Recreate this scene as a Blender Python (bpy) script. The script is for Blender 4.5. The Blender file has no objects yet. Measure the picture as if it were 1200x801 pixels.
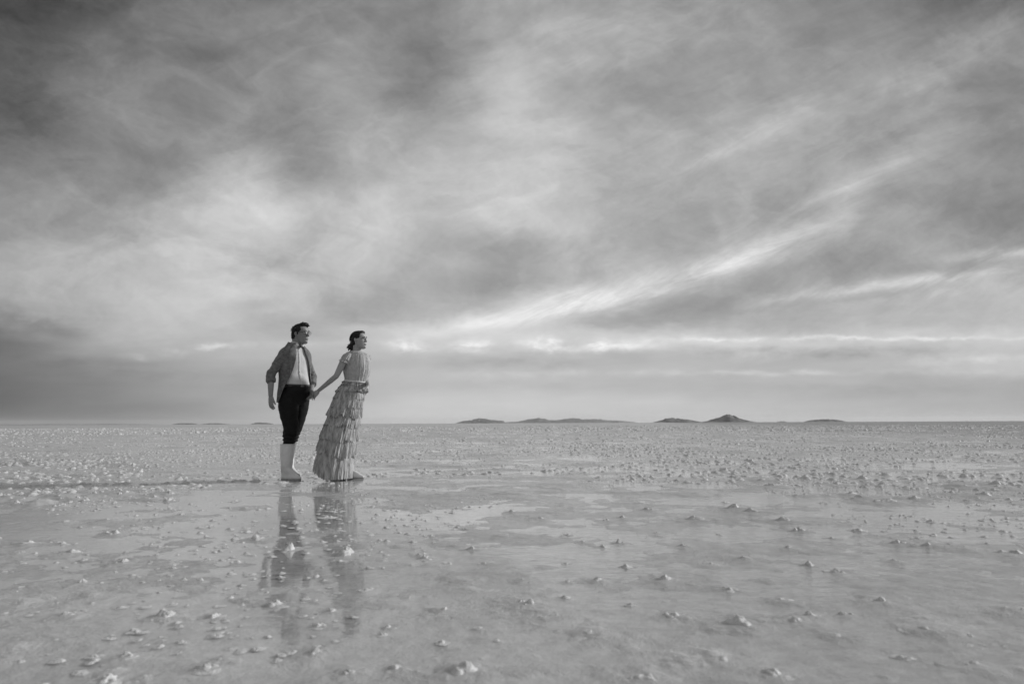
import bpy, bmesh, math, random
import numpy as np
from mathutils import Vector, Matrix, Euler
R = math.radians
scene = bpy.context.scene
col = scene.collection
random.seed(7)

# ------------------------------------------------------------------ camera
CAM_H = 0.63
FPX = 800.0                      # 24 mm lens on a 36 mm sensor, photo 1200 px wide
PITCH = math.atan(95.0 / FPX)
ROLL = R(-0.24)
camd = bpy.data.cameras.new('camera')
cam = bpy.data.objects.new('camera', camd)
col.objects.link(cam)
camd.lens = 24.0; camd.sensor_width = 36.0
camd.clip_start = 0.05; camd.clip_end = 120000.0
CM = Matrix.Rotation(R(90) + PITCH, 4, 'X') @ Matrix.Rotation(ROLL, 4, 'Z')
cam.matrix_world = Matrix.Translation((0, 0, CAM_H)) @ CM
scene.camera = cam
CM3 = CM.to_3x3()
camd.dof.use_dof = True
camd.dof.focus_distance = 7.8
camd.dof.aperture_fstop = 3.2

def ray(px, py):
    return CM3 @ Vector(((px - 600.0) / FPX, -(py - 400.5) / FPX, -1.0))
def W(px, py, Y):
    """point of the place at depth Y seen at photo pixel (px, py)"""
    d = ray(px, py)
    return Vector((0, 0, CAM_H)) + d * (Y / d.y)
def G(px, py):
    """point of the flat ground at photo pixel"""
    d = ray(px, py)
    return Vector((0, 0, CAM_H)) + d * (-CAM_H / d.z)

# ------------------------------------------------------------------ tagging
def tag(o, label=None, cat=None, group=None, kind=None):
    if label: o['label'] = label
    if cat: o['category'] = cat
    if group: o['group'] = group
    if kind: o['kind'] = kind
    return o
def empty(name, loc):
    o = bpy.data.objects.new(name, None); col.objects.link(o)
    o.empty_display_size = 0.1
    o.location = loc
    return o
def link_mesh(name, me, mat=None, parent=None, smooth=True):
    o = bpy.data.objects.new(name, me); col.objects.link(o)
    if mat: me.materials.append(mat)
    if smooth: me.polygons.foreach_set('use_smooth', [True] * len(me.polygons))
    if parent is not None:
        o.parent = parent
        o.matrix_parent_inverse = Matrix.Identity(4)
        root = parent
        while root.parent: root = root.parent
        # vertices are authored in world space: move them into the thing's space
        me.transform(Matrix.Translation(-Vector(root.location)))
    return o

# ------------------------------------------------------------------ numpy noise
def _hash(ix, iy, seed):
    with np.errstate(over='ignore'):
        h = (ix.astype(np.int64) * 374761393 + iy.astype(np.int64) * 668265263 + seed * 1442695041) & 0xffffffff
        h = ((h ^ (h >> 13)) * 1274126177) & 0xffffffff
        h = h ^ (h >> 16)
    return h.astype(np.float64) / 4294967295.0
def vnoise(x, y, seed=0):
    ix = np.floor(x); iy = np.floor(y)
    fx = x - ix; fy = y - iy
    fx = fx * fx * fx * (fx * (fx * 6 - 15) + 10); fy = fy * fy * fy * (fy * (fy * 6 - 15) + 10)
    a = _hash(ix, iy, seed); b = _hash(ix + 1, iy, seed)
    c = _hash(ix, iy + 1, seed); d = _hash(ix + 1, iy + 1, seed)
    return (a + (b - a) * fx) * (1 - fy) + (c + (d - c) * fx) * fy - 0.5
def fbm(x, y, octv=4, seed=0, gain=0.5):
    s = 0; a = 1.0; t = 0
    for k in range(octv):
        ang = 0.6 * k + 0.3
        xr = x * math.cos(ang) - y * math.sin(ang); yr = x * math.sin(ang) + y * math.cos(ang)
        s = s + a * vnoise(xr * 2 ** k + 17.3 * k, yr * 2 ** k - 9.1 * k, seed + k); t += a; a *= gain
    return s / t * 2.0

# ------------------------------------------------------------------ materials
class NT:
    def __init__(s, tree):
        s.t = tree; s.n = tree.nodes; s.l = tree.links
    def new(s, typ, **kw):
        nd = s.n.new(typ)
        for k, v in kw.items():
            setattr(nd, k, v)
        return nd
    def put(s, sock, v):
        if isinstance(v, bpy.types.NodeSocket): s.l.new(v, sock)
        elif v is not None: sock.default_value = v
    def math(s, op, a, b=None, c=None, clamp=False):
        nd = s.new('ShaderNodeMath', operation=op); nd.use_clamp = clamp
        s.put(nd.inputs[0], a)
        if b is not None: s.put(nd.inputs[1], b)
        if c is not None: s.put(nd.inputs[2], c)
        return nd.outputs[0]
    def vmath(s, op, a, b=None, c=None):
        nd = s.new('ShaderNodeVectorMath', operation=op)
        s.put(nd.inputs[0], a)
        if b is not None: s.put(nd.inputs[1], b)
        if c is not None: s.put(nd.inputs[2], c)
        return nd.outputs['Value'] if op in ('DOT_PRODUCT', 'LENGTH') else nd.outputs[0]
    def noise(s, vec, scale, detail=4, rough=0.55, dist=0.0, color=False):
        nd = s.new('ShaderNodeTexNoise')
        s.put(nd.inputs['Vector'], vec)
        nd.inputs['Scale'].default_value = scale; nd.inputs['Detail'].default_value = detail
        nd.inputs['Roughness'].default_value = rough; nd.inputs['Distortion'].default_value = dist
        return nd.outputs['Color'] if color else nd.outputs['Fac']
    def maprange(s, v, a, b, c, d, smooth=False):
        nd = s.new('ShaderNodeMapRange')
        if smooth: nd.interpolation_type = 'SMOOTHSTEP'
        s.put(nd.inputs['Value'], v)
        for i, q in zip(('From Min', 'From Max', 'To Min', 'To Max'), (a, b, c, d)):
            s.put(nd.inputs[i], q)
        return nd.outputs['Result']
    def mapping(s, vec, loc=(0, 0, 0), rot=(0, 0, 0), scale=(1, 1, 1), typ='POINT'):
        nd = s.new('ShaderNodeMapping', vector_type=typ)
        s.put(nd.inputs['Vector'], vec)
        nd.inputs['Location'].default_value = loc; nd.inputs['Rotation'].default_value = rot
        nd.inputs['Scale'].default_value = scale
        return nd.outputs[0]
    def grey(s, v):
        nd = s.new('ShaderNodeCombineXYZ')
        for i in range(3): s.put(nd.inputs[i], v)
        return nd.outputs[0]
    def bump(s, h, strength, dist):
        nd = s.new('ShaderNodeBump')
        nd.inputs['Strength'].default_value = strength; nd.inputs['Distance'].default_value = dist
        s.put(nd.inputs['Height'], h)
        return nd.outputs[0]

def new_mat(name):
    m = bpy.data.materials.new(name); m.use_nodes = True
    m.node_tree.nodes.clear()
    nt = NT(m.node_tree)
    out = nt.new('ShaderNodeOutputMaterial')
    return m, nt, out
def simple(name, v, rough=0.6, var=0.15, nscale=20, bumps=0.0, bscale=200, bdist=0.002, spec=0.4, translucent=0.0, stretch=(1, 1, 1)):
    """grey Principled with procedural mottling and an optional fine bump"""
    m, nt, out = new_mat(name)
    co = nt.new('ShaderNodeTexCoord').outputs['Object']
    co = nt.mapping(co, scale=stretch)
    n = nt.noise(co, nscale, 5)
    f = nt.maprange(n, 0.3, 0.7, v * (1 - var), v * (1 + var))
    p = nt.new('ShaderNodeBsdfPrincipled')
    nt.l.new(nt.grey(f), p.inputs['Base Color'])
    p.inputs['Roughness'].default_value = rough
    p.inputs['Specular IOR Level'].default_value = spec
    if bumps > 0:
        nt.l.new(nt.bump(nt.noise(co, bscale, 4), bumps, bdist), p.inputs['Normal'])
    sh = p.outputs[0]
    if translucent > 0:
        tr = nt.new('ShaderNodeBsdfTranslucent')
        nt.l.new(nt.grey(f), tr.inputs['Color'])
        mx = nt.new('ShaderNodeMixShader'); mx.inputs[0].default_value = translucent
        nt.l.new(sh, mx.inputs[1]); nt.l.new(tr.outputs[0], mx.inputs[2]); sh = mx.outputs[0]
    nt.l.new(sh, out.inputs['Surface'])
    return m
scene.cycles.max_bounces = 6; scene.cycles.transparent_max_bounces = 12; scene.cycles.volume_bounces = 0
scene.cycles.diffuse_bounces = 3; scene.cycles.glossy_bounces = 3
scene.cycles.use_adaptive_sampling = True; scene.cycles.adaptive_threshold = 0.02
# ------------------------------------------------------------------ light and sky
SUN_AZ, SUN_EL = R(74), R(21)
sund = bpy.data.lights.new('sun', 'SUN'); sun = bpy.data.objects.new('sun', sund); col.objects.link(sun)
sund.energy = 3.2; sund.angle = R(5); sund.color = (1, 1, 1)
sdir = Vector((math.sin(SUN_AZ) * math.cos(SUN_EL), math.cos(SUN_AZ) * math.cos(SUN_EL), math.sin(SUN_EL)))
sun.rotation_euler = (-sdir).to_track_quat('-Z', 'Y').to_euler()
sun.location = (20, 0, 20)

world = bpy.data.worlds.new('World'); scene.world = world; world.use_nodes = True
world.node_tree.nodes.clear()
k = NT(world.node_tree)
D = k.new('ShaderNodeTexCoord').outputs['Generated']      # view direction in the world
sep = k.new('ShaderNodeSeparateXYZ'); k.l.new(D, sep.inputs[0])
dx, dy, dz = sep.outputs
# a cloud layer overhead: project the direction on a high plane
zz = k.math('ADD', k.math('MAXIMUM', dz, 0.0), 0.22)
comb = k.new('ShaderNodeCombineXYZ')
k.put(comb.inputs[0], k.math('DIVIDE', dx, zz)); k.put(comb.inputs[1], k.math('DIVIDE', dy, zz))
layer = comb.outputs[0]
# tangent coordinates of the sky ahead (bearing north)
yy = k.math('MAXIMUM', dy, 0.05)
U = k.math('DIVIDE', dx, yy); V = k.math('DIVIDE', k.math('MAXIMUM', dz, 0.0), yy)
cuv = k.new('ShaderNodeCombineXYZ'); k.put(cuv.inputs[0], U); k.put(cuv.inputs[1], V)
uv = cuv.outputs[0]
# turbulence that warps the cloud field: broad overhead, finer and flat near the horizon
wa = k.noise(layer, 1.2, 5, 0.55, 0.3, color=True)
wb = k.noise(k.mapping(uv, rot=(0, 0, R(8)), scale=(1.8, 1, 1), typ='TEXTURE'), 15.0, 8, 0.66, 0.3, color=True)
# fibres of ice cloud: combed down to the east in the west, up to the east in the east
fw = k.noise(k.mapping(uv, rot=(0, 0, R(-24)), scale=(3.0, 1, 1), typ='TEXTURE'), 17.0, 12, 0.68, 0.5)
fe = k.noise(k.mapping(uv, rot=(0, 0, R(24)), scale=(4.2, 1, 1), typ='TEXTURE'), 19.0, 12, 0.68, 0.5)
fmix = k.new('ShaderNodeMix', data_type='FLOAT'); k.l.new(k.maprange(U, -0.35, 0.05, 0, 1, True), fmix.inputs[0])
k.l.new(fw, fmix.inputs[2]); k.l.new(fe, fmix.inputs[3]); fibre = fmix.outputs[0]
def centred(c, amp):
    return k.vmath('MULTIPLY', k.vmath('SUBTRACT', c, (0.5, 0.5, 0.5)), amp)
uvw = k.vmath('ADD', uv, centred(wa, (0.12, 0.10, 0)))
uvw = k.vmath('ADD', uvw, centred(wb, (0.075, 0.055, 0)))
lowf = k.maprange(V, 0.02, 0.16, 0.15, 1.0, True)         # the warp calms down at the horizon
mixw = k.new('ShaderNodeMix', data_type='VECTOR')
k.l.new(lowf, mixw.inputs[0]); k.l.new(uv, mixw.inputs[4]); k.l.new(uvw, mixw.inputs[5])
uvm = mixw.outputs[1]
s2 = k.new('ShaderNodeSeparateXYZ'); k.l.new(uvm, s2.inputs[0])

def UV(px, py):
    d = ray(px, py); return d.x / d.y, d.z / d.y
# cloud cover brightness field: rows of the sky from high to low, columns from west to east
XS = [i * 50 for i in range(25)]
ROWS = [
 (0,  [62,72,84,94,104,112,118,122,124,130,134,142,152,154,150,144,138,136,132,130,128,122,110,106,102]),
 (50, [70,86,98,108,112,120,128,132,130,128,120,134,162,166,160,156,148,146,140,134,132,130,128,134,130]),
 (100,[82,100,114,122,124,130,134,138,146,138,122,150,178,168,152,150,150,154,148,146,146,140,136,130,124]),
 (150,[92,110,122,130,134,138,130,132,152,158,152,166,182,178,162,160,158,158,162,160,152,142,140,132,126]),
 (200,[114,118,122,130,140,172,172,146,160,172,176,180,186,182,166,160,158,160,162,152,150,150,142,132,124]),
 (250,[138,140,146,156,170,190,200,180,178,188,184,188,192,194,172,162,158,156,150,146,152,150,138,128,122]),
 (300,[160,168,174,182,192,194,180,174,194,190,172,158,148,170,170,168,164,178,166,150,142,140,146,150,148]),
 (350,[152,164,174,182,190,200,204,192,168,166,172,178,186,196,190,174,158,158,160,162,164,168,174,178,180]),
 (375,[116,138,160,178,188,192,186,174,184,198,202,204,206,190,170,166,166,168,170,172,176,178,180,182,184]),
 (400,[108,124,146,162,174,182,184,182,184,192,202,206,206,206,206,206,206,204,204,204,202,202,200,202,206]),
 (425,[108,120,130,146,158,168,172,172,174,180,184,184,184,184,184,182,180,178,178,178,178,180,184,190,196]),
 (450,[98,110,120,134,146,158,166,172,180,186,192,192,192,192,190,187,184,180,178,176,174,172,170,170,168]),
 (475,[92,104,114,126,140,154,168,178,188,198,206,208,208,206,204,200,196,192,188,184,180,176,172,168,164]),
 (493,[90,104,116,132,148,164,180,192,202,208,212,214,214,212,210,206,202,196,192,188,184,178,174,168,162]),
]
while len(ROWS) % 3: ROWS.append((ROWS[-1][0] + 8, ROWS[-1][1]))
t_u = k.maprange(s2.outputs[0], -1.2, 1.2, 0, 1)
t_v = k.maprange(s2.outputs[1], 0.0, 0.8, 0, 1)
vpos = [max(0.0, min(1.0, UV(600, y)[1] / 0.8)) for y, _ in ROWS]     # decreasing
def ramp(fac, stops, mode):
    nd = k.new('ShaderNodeValToRGB'); cr = nd.color_ramp; cr.interpolation = mode
    cr.elements[0].position = stops[0][0]; cr.elements[1].position = stops[-1][0]
    for p, _ in stops[1:-1]: cr.elements.new(p)
    for e, (p, c) in zip(cr.elements, stops):
        e.position = p; e.color = (*c, 1)
    k.l.new(fac, nd.inputs[0]); return nd.outputs[0]
total = None
order = sorted(range(len(ROWS)), key=lambda i: vpos[i])
for g in range(0, len(ROWS), 3):
    st = []
    for j, x in enumerate(XS):
        st.append(((UV(x, 300)[0] + 1.2) / 2.4, tuple(ROWS[g + q][1][j] / 255.0 for q in range(3))))
    cu = ramp(t_u, st, 'CARDINAL')
    ws = []
    for i in order:
        ws.append((vpos[i], tuple(1.0 if g + q == i else 0.0 for q in range(3))))
    seen = []; ws2 = []
    for p, c in ws:
        while seen and p <= seen[-1]: p = seen[-1] + 0.0005
        seen.append(p); ws2.append((p, c))
    cw = ramp(t_v, ws2, 'EASE')
    d_ = k.vmath('DOT_PRODUCT', cu, cw)
    total = d_ if total is None else k.math('ADD', total, d_)

# cirrus streaks: long feathered bands, each with a start, an end, a width and a brightness
def streak(src, x0, y0, x1, y1, w, amp, acc):
    a = Vector(UV(x0, y0)); b = Vector(UV(x1, y1)); m = (a + b) / 2; d = b - a
    mp = k.mapping(src, loc=(m.x, m.y, 0), rot=(0, 0, math.atan2(d.y, d.x)),
                   scale=(max(d.length * 0.5, 1e-3), w / FPX, 1), typ='TEXTURE')
    r2 = k.vmath('DOT_PRODUCT', mp, mp)
    return k.math('MULTIPLY_ADD', k.math('POWER', 0.3679, r2), amp / 255.0, acc)
STREAKS = [
 (480,386,620,372,9,22),(590,374,740,344,17,34),(690,356,850,312,16,38),(800,320,945,278,17,36),(900,292,1065,185,20,26),(880,262,1000,215,9,12),(930,300,1000,262,9,9),(640,350,760,318,14,14),(850,275,900,235,14,10),
 (880,351,1010,333,5,28),(980,333,1180,311,8,40),(1120,296,1230,288,7,36),(980,350,1200,325,12,12),
 (775,208,870,165,9,14),(845,172,930,130,14,12),(880,155,1010,70,22,10),(1000,140,1120,60,20,7),(1080,90,1210,0,22,9),(330,120,420,40,14,8),(200,80,300,130,10,8),(835,245,850,285,7,12),(1150,30,1210,10,14,12),
 (0,205,200,262,10,8),(190,265,345,332,8,12),(560,250,610,290,14,12),(600,40,760,20,18,8),
 (480,55,500,105,24,-8),(290,180,350,160,22,-8),(150,175,260,205,16,-8),(20,130,110,160,16,-4),
 (520,335,640,322,14,-20),(690,375,880,340,16,-16),(260,362,340,352,8,-14),(0,365,110,388,9,-16),
 (620,90,700,110,16,-10),(880,235,910,245,30,-12),
 (380,180,430,240,22,-8),
]
uvs_n = k.new('ShaderNodeMix', data_type='VECTOR'); uvs_n.inputs[0].default_value = 0.45
k.l.new(uv, uvs_n.inputs[4]); k.l.new(uvm, uvs_n.inputs[5]); uvs = uvs_n.outputs[1]
acc = k.math('ADD', 0.0, 0.0)
for s in STREAKS: acc = streak(uvs, *s, acc)
total = k.math('MULTIPLY_ADD', acc, k.maprange(fibre, 0.34, 0.66, 0.35, 1.55), total)
# low cumulus line and stratus bars just above the horizon, less warped
wl = k.noise(k.mapping(uv, scale=(1.6, 1, 1), typ='TEXTURE'), 38.0, 7, 0.65, 0.2, color=True)
uvl = k.vmath('ADD', uv, centred(wl, (0.05, 0.020, 0)))
LOW = [
 (455,404,500,408,6,48),(534,405,572,404,6,42),(612,401,662,404,7,50),(690,405,720,404,5,30),(665,408,800,404,6,28),(700,398,960,397,2.8,16),(930,396,1210,396,2.4,24),
 (190,413,215,414,4,24),(225,406,300,403,3,30),(155,418,180,420,3,14),(325,402,410,402,4,12),
 (800,412,1140,412,7,-20),(1060,425,1210,418,5,16),(700,436,1060,436,3.5,16),(1060,432,1210,436,6,10),
 (480,450,720,452,6,-6),(520,425,700,424,6,-12),(100,435,330,440,6,-8),(880,460,1210,452,10,-8),(260,460,440,468,6,-5),
 (40,425,200,425,5,-6),(480,436,700,438,5,8),
]
acc = k.math('ADD', 0.0, 0.0)
for s in LOW: acc = streak(uvl, *s, acc)
lump = k.noise(k.mapping(uv, scale=(2.2, 1, 1), typ='TEXTURE'), 42.0, 7, 0.6, 0.2)
total = k.math('MULTIPLY_ADD', acc, k.maprange(lump, 0.36, 0.64, 0.2, 1.6), total)
# feathery detail in the cloud layer
tex = k.noise(k.mapping(layer, rot=(0, 0, R(40)), scale=(2.2, 1, 1), typ='TEXTURE'), 3.2, 9, 0.60, 0.5)
tex3 = k.noise(k.mapping(uv, rot=(0, 0, R(1.5)), scale=(6, 1, 1), typ='TEXTURE'), 30.0, 8, 0.6, 0.2)
tex4 = k.noise(k.mapping(uvw, rot=(0, 0, R(-40)), scale=(1.5, 1, 1), typ='TEXTURE'), 24.0, 10, 0.72, 0.3)
hi = k.maprange(V, 0.04, 0.22, 0.0, 1.0, True)
det = k.math('MULTIPLY', k.math('SUBTRACT', tex, 0.5), 0.14)
det = k.math('MULTIPLY_ADD', k.math('SUBTRACT', fibre, 0.5), 0.16, det)
det = k.math('MULTIPLY_ADD', k.math('SUBTRACT', tex4, 0.5), 0.12, det)
# thin bright filaments where the ice cloud is combed out
rn = k.noise(k.mapping(uvw, rot=(0, 0, R(12)), scale=(2.0, 1, 1), typ='TEXTURE'), 7.0, 10, 0.62, 0.5)
rid = k.math('SUBTRACT', 1.0, k.math('MINIMUM', k.math('MULTIPLY', k.math('ABSOLUTE', k.math('SUBTRACT', rn, 0.5)), 7.0), 1.0))
det = k.math('MULTIPLY_ADD', k.math('SUBTRACT', k.math('POWER', rid, 1.6), 0.3), 0.045, det)
det = k.math('MULTIPLY', det, hi)
bil = k.noise(k.mapping(uv, rot=(0, 0, R(15)), scale=(1.3, 1, 1), typ='TEXTURE'), 8.5, 10, 0.58, 0.7)
det = k.math('MULTIPLY_ADD', k.math('MULTIPLY', k.math('SUBTRACT', bil, 0.5), k.maprange(V, 0.10, 0.3, 0.3, 1.0, True)), 0.15, det)
lo = k.math('SUBTRACT', 1.0, k.maprange(V, 0.10, 0.25, 0.0, 1.0, True))
det = k.math('MULTIPLY_ADD', k.math('MULTIPLY', k.math('SUBTRACT', tex3, 0.5), lo), 0.13, det)
front = k.math('ADD', total, det)
front = k.math('ADD', front, k.maprange(V, 0.16, 0.35, 0.0, 0.028, True))
# the rest of the dome (overhead, behind): the same cloud layer without the named streaks
back = k.math('ADD', 0.64, k.math('MULTIPLY', k.math('SUBTRACT', tex, 0.5), 0.45))
fm = k.maprange(dy, 0.25, 0.5, 0.0, 1.0, True)
mm = k.new('ShaderNodeMix', data_type='FLOAT'); k.l.new(fm, mm.inputs[0]); k.l.new(back, mm.inputs[2]); k.l.new(front, mm.inputs[3])
val = k.math('MAXIMUM', mm.outputs[0], 0.02)
lum = k.math('POWER', val, 2.2)
sky = k.new('ShaderNodeTexSky', sky_type='NISHITA'); sky.sun_disc = False
sky.sun_elevation = SUN_EL; sky.sun_rotation = SUN_AZ
bw = k.new('ShaderNodeRGBToBW'); k.l.new(sky.outputs[0], bw.inputs[0])
clear = k.math('MINIMUM', bw.outputs[0], 6.0)
final = k.math('ADD', k.math('MULTIPLY', lum, 9.3), k.math('MULTIPLY', clear, 0.06))
bg = k.new('ShaderNodeBackground'); bg.inputs['Strength'].default_value = 0.1
k.l.new(k.grey(final), bg.inputs['Color'])
wo = k.new('ShaderNodeOutputWorld'); k.l.new(bg.outputs[0], wo.inputs['Surface'])
world.cycles.sampling_method = 'MANUAL'; world.cycles.sample_map_resolution = 512

scene.view_settings.view_transform = 'Standard'; scene.view_settings.look = 'None'
scene.view_settings.exposure = 0.0; scene.view_settings.gamma = 1.0
scene.view_settings.use_curve_mapping = False
# ------------------------------------------------------------------ ground: salt bed, water film
FAN = R(54)
def bed_height(x, y):
    r = np.hypot(x, y)
    big = fbm(x * 0.45 + 3.1, y * 0.6 + 1.7, 4, 11)
    mid = fbm(x * 2.2, y * 3.0, 5, 23)
    fine = fbm(x * 9.0, y * 9.0, 4, 31)
    h = 0.0038 * big + 0.0074 * mid + 0.0034 * fine + 0.0004
    def bl(cx, cy, rx, ry): return np.exp(-(((x - cx) / rx) ** 2 + ((y - cy) / ry) ** 2))
    h -= 0.0050 * bl(-2.3, 6.0, 1.0, 1.7)       # pool the couple stands in
    h -= 0.0030 * bl(-1.0, 3.2, 1.2, 1.0)
    h -= 0.0050 * bl(4.6, 6.4, 2.2, 1.6)        # bright pools to the east
    h -= 0.0030 * bl(-2.2, 3.0, 0.8, 1.0)
    h -= 0.0080 * bl(-0.98, 3.0, 0.22, 0.16) + 0.006 * bl(-1.25, 4.6, .5, .5)
    far = np.clip((r - 9.0) / 25.0, 0, 1)
    h += far * 0.004 + np.clip((r - 120) / 200.0, 0, 1) * 0.03
    h += far * np.clip(fbm(x * 1.1 + 40, y * 0.7, 4, 77), 0, 1) * 0.02 * np.clip(1 - r / 300, 0, 1)
    ridge = (1 - np.abs(fbm(x * 0.9 + 8, y * 1.3 - 5, 4, 57)) * 2.2).clip(0, 1) ** 7
    h += 0.013 * ridge * np.clip(fbm(x * .5 - 9, y * .5, 2, 58) * 2 + .25, 0, 1) * np.clip((r - 3.5) / 3, 0.12, 1) * (1 - bl(-2.4, 6.0, 1.4, 1.8))
    amp = np.clip(1.2 - r / 600.0, 0, 1)
    return h * amp + (1 - amp) * 0.03
def polar_sheet(nfront, nback, radii):
    a1 = np.linspace(-FAN, FAN, nfront)
    a2 = np.linspace(FAN, 2 * math.pi - FAN, nback + 2)[1:-1]
    ang = np.concatenate([a1, a2]); n = len(ang)
    rr = np.asarray(radii)
    X = np.outer(rr, np.sin(ang)); Y = np.outer(rr, np.cos(ang))
    i = np.arange(len(rr) - 1)[:, None] * n; j = np.arange(n)[None, :]; j2 = (j + 1) % n
    quads = np.stack([i + j, i + n + j, i + n + j2, i + j2], -1).reshape(-1, 4)[:, ::-1]
    return X, Y, quads, n
def sheet_mesh(name, X, Y, Z, quads, n):
    v = np.stack([X.ravel(), Y.ravel(), Z.ravel()], -1)
    c = len(v); v = np.vstack([v, [[0, 0, float(Z[0].mean())]]])
    tri = np.stack([np.full(n, c), np.arange(n), (np.arange(n) + 1) % n], -1)[:, ::-1]
    me = bpy.data.meshes.new(name)
    me.vertices.add(len(v)); me.vertices.foreach_set('co', v.astype(np.float32).ravel())
    nq, nt_ = len(quads), len(tri)
    me.loops.add(nq * 4 + nt_ * 3)
    me.loops.foreach_set('vertex_index', np.concatenate([quads.ravel(), tri.ravel()]).astype(np.int32))
    me.polygons.add(nq + nt_)
    me.polygons.foreach_set('loop_start', np.concatenate([np.arange(nq) * 4, nq * 4 + np.arange(nt_) * 3]).astype(np.int32))
    me.update(calc_edges=True); me.validate()
    return me
m_salt, nt, out = new_mat('wet_salt')
pos = nt.new('ShaderNodeNewGeometry').outputs['Position']
sp = nt.new('ShaderNodeSeparateXYZ'); nt.l.new(pos, sp.inputs[0])
n1 = nt.noise(nt.mapping(pos, scale=(1, 1.6, 0)), 0.9, 6, 0.6)
n2 = nt.noise(nt.mapping(pos, scale=(1, 1, 0)), 14.0, 6, 0.65)
n3 = nt.noise(nt.mapping(pos, scale=(1, 1, 0.5)), 70.0, 6, 0.7)
n4 = nt.noise(nt.mapping(pos, scale=(1, 0.45, 0)), 0.06, 5, 0.6)
v = nt.maprange(n1, 0.3, 0.7, 0.38, 0.52)
v = nt.math('ADD', v, nt.maprange(n2, 0.3, 0.7, -0.07, 0.07))
v = nt.math('ADD', v, nt.maprange(n4, 0.35, 0.65, -0.06, 0.06))
# far east crust painted darker, for dim rippled-water reflection and edge darkening
dim_var = nt.noise(nt.mapping(pos, loc=(3, 0, 0), scale=(0.02, 0.02, 0)), 1.0, 5, 0.6)
east = nt.maprange(nt.math('SUBTRACT', sp.outputs[0], nt.math('MULTIPLY', sp.outputs[1], 0.22)), 1.0, 30.0, 0.0, 1.0, True)
east = nt.math('MULTIPLY', east, nt.maprange(dim_var, 0.3, 0.55, 0.6, 1.0))
v = nt.math('SUBTRACT', v, nt.math('MULTIPLY', east, 0.20))
p = nt.new('ShaderNodeBsdfPrincipled'); nt.l.new(nt.grey(v), p.inputs['Base Color'])
rg = nt.maprange(sp.outputs[2], 0.0, 0.009, 0.10, 0.42)
nt.l.new(rg, p.inputs['Roughness']); p.inputs['IOR'].default_value = 1.36
hh = nt.math('MULTIPLY_ADD', n3, 0.45, n2)
n5 = nt.noise(nt.mapping(pos, rot=(0, 0, R(15)), scale=(1, 1.5, 0)), 4.5, 5, 0.6, 0.5)
hh = nt.math('MULTIPLY_ADD', n5, 2.2, hh)
nt.l.new(nt.bump(hh, 0.6, 0.014), p.inputs['Normal'])
nt.l.new(p.outputs[0], out.inputs['Surface'])

# thin sheet of still brine
t2 = CAM_H / np.tan(np.linspace(R(52), R(0.15), 60))
X, Y, Q, n = polar_sheet(80, 30, t2)
me = sheet_mesh('water', X, Y, np.zeros_like(X), Q, n)
m_water, nt, out = new_mat('brine')
pos = nt.new('ShaderNodeNewGeometry').outputs['Position']
rip = nt.noise(nt.mapping(pos, rot=(0, 0, R(20)), scale=(1, 2.2, 0)), 5.0, 4, 0.55, 0.4)
rip2 = nt.noise(nt.mapping(pos, scale=(1, 1.5, 0)), 28.0, 3, 0.5)
calm = nt.noise(nt.mapping(pos, scale=(1, 1, 0)), 0.35, 3)
calm = nt.maprange(calm, 0.35, 0.65, 0.3, 1.0, True)
spw = nt.new('ShaderNodeSeparateXYZ'); nt.l.new(pos, spw.inputs[0])
calm = nt.math('MULTIPLY', calm, nt.maprange(spw.outputs[0], -0.5, 1.8, 0.15, 1.6, True))
bh = nt.math('MULTIPLY', nt.math('MULTIPLY_ADD', rip2, 0.18, rip), calm)
nb = nt.bump(bh, 0.45, 0.025)
gl = nt.new('ShaderNodeBsdfGlossy'); gl.inputs['Roughness'].default_value = 0.045
gl.inputs['Color'].default_value = (1, 1, 1, 1); nt.l.new(nb, gl.inputs['Normal'])
tr = nt.new('ShaderNodeBsdfTransparent'); tr.inputs['Color'].default_value = (0.97, 0.97, 0.97, 1)
fr = nt.new('ShaderNodeFresnel'); fr.inputs['IOR'].default_value = 1.36; nt.l.new(nb, fr.inputs['Normal'])
bf = nt.new('ShaderNodeNewGeometry').outputs['Backfacing']     # a millimetres-thin film: reflects on its upper face only
mx = nt.new('ShaderNodeMixShader'); nt.l.new(nt.math('MULTIPLY', fr.outputs[0], nt.math('SUBTRACT', 1.0, bf)), mx.inputs[0])
nt.l.new(tr.outputs[0], mx.inputs[1]); nt.l.new(gl.outputs[0], mx.inputs[2])
nt.l.new(mx.outputs[0], out.inputs['Surface'])
water = link_mesh('water', me, m_water); tag(water, kind='structure')

# ------------------------------------------------------------------ salt clumps
m_clump, nt, out = new_mat('salt_crystal_crust')
pos = nt.new('ShaderNodeNewGeometry').outputs['Position']
n2 = nt.noise(pos, 40.0, 5, 0.6); n3 = nt.noise(pos, 160.0, 4, 0.65)
v = nt.maprange(n2, 0.3, 0.7, 0.46, 0.70)
p = nt.new('ShaderNodeBsdfPrincipled'); nt.l.new(nt.grey(v), p.inputs['Base Color'])
p.inputs['Roughness'].default_value = 0.5; p.inputs['IOR'].default_value = 1.4
nt.l.new(nt.bump(nt.math('MULTIPLY_ADD', n3, 0.5, n2), 0.7, 0.008), p.inputs['Normal'])
nt.l.new(p.outputs[0], out.inputs['Surface'])

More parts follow.
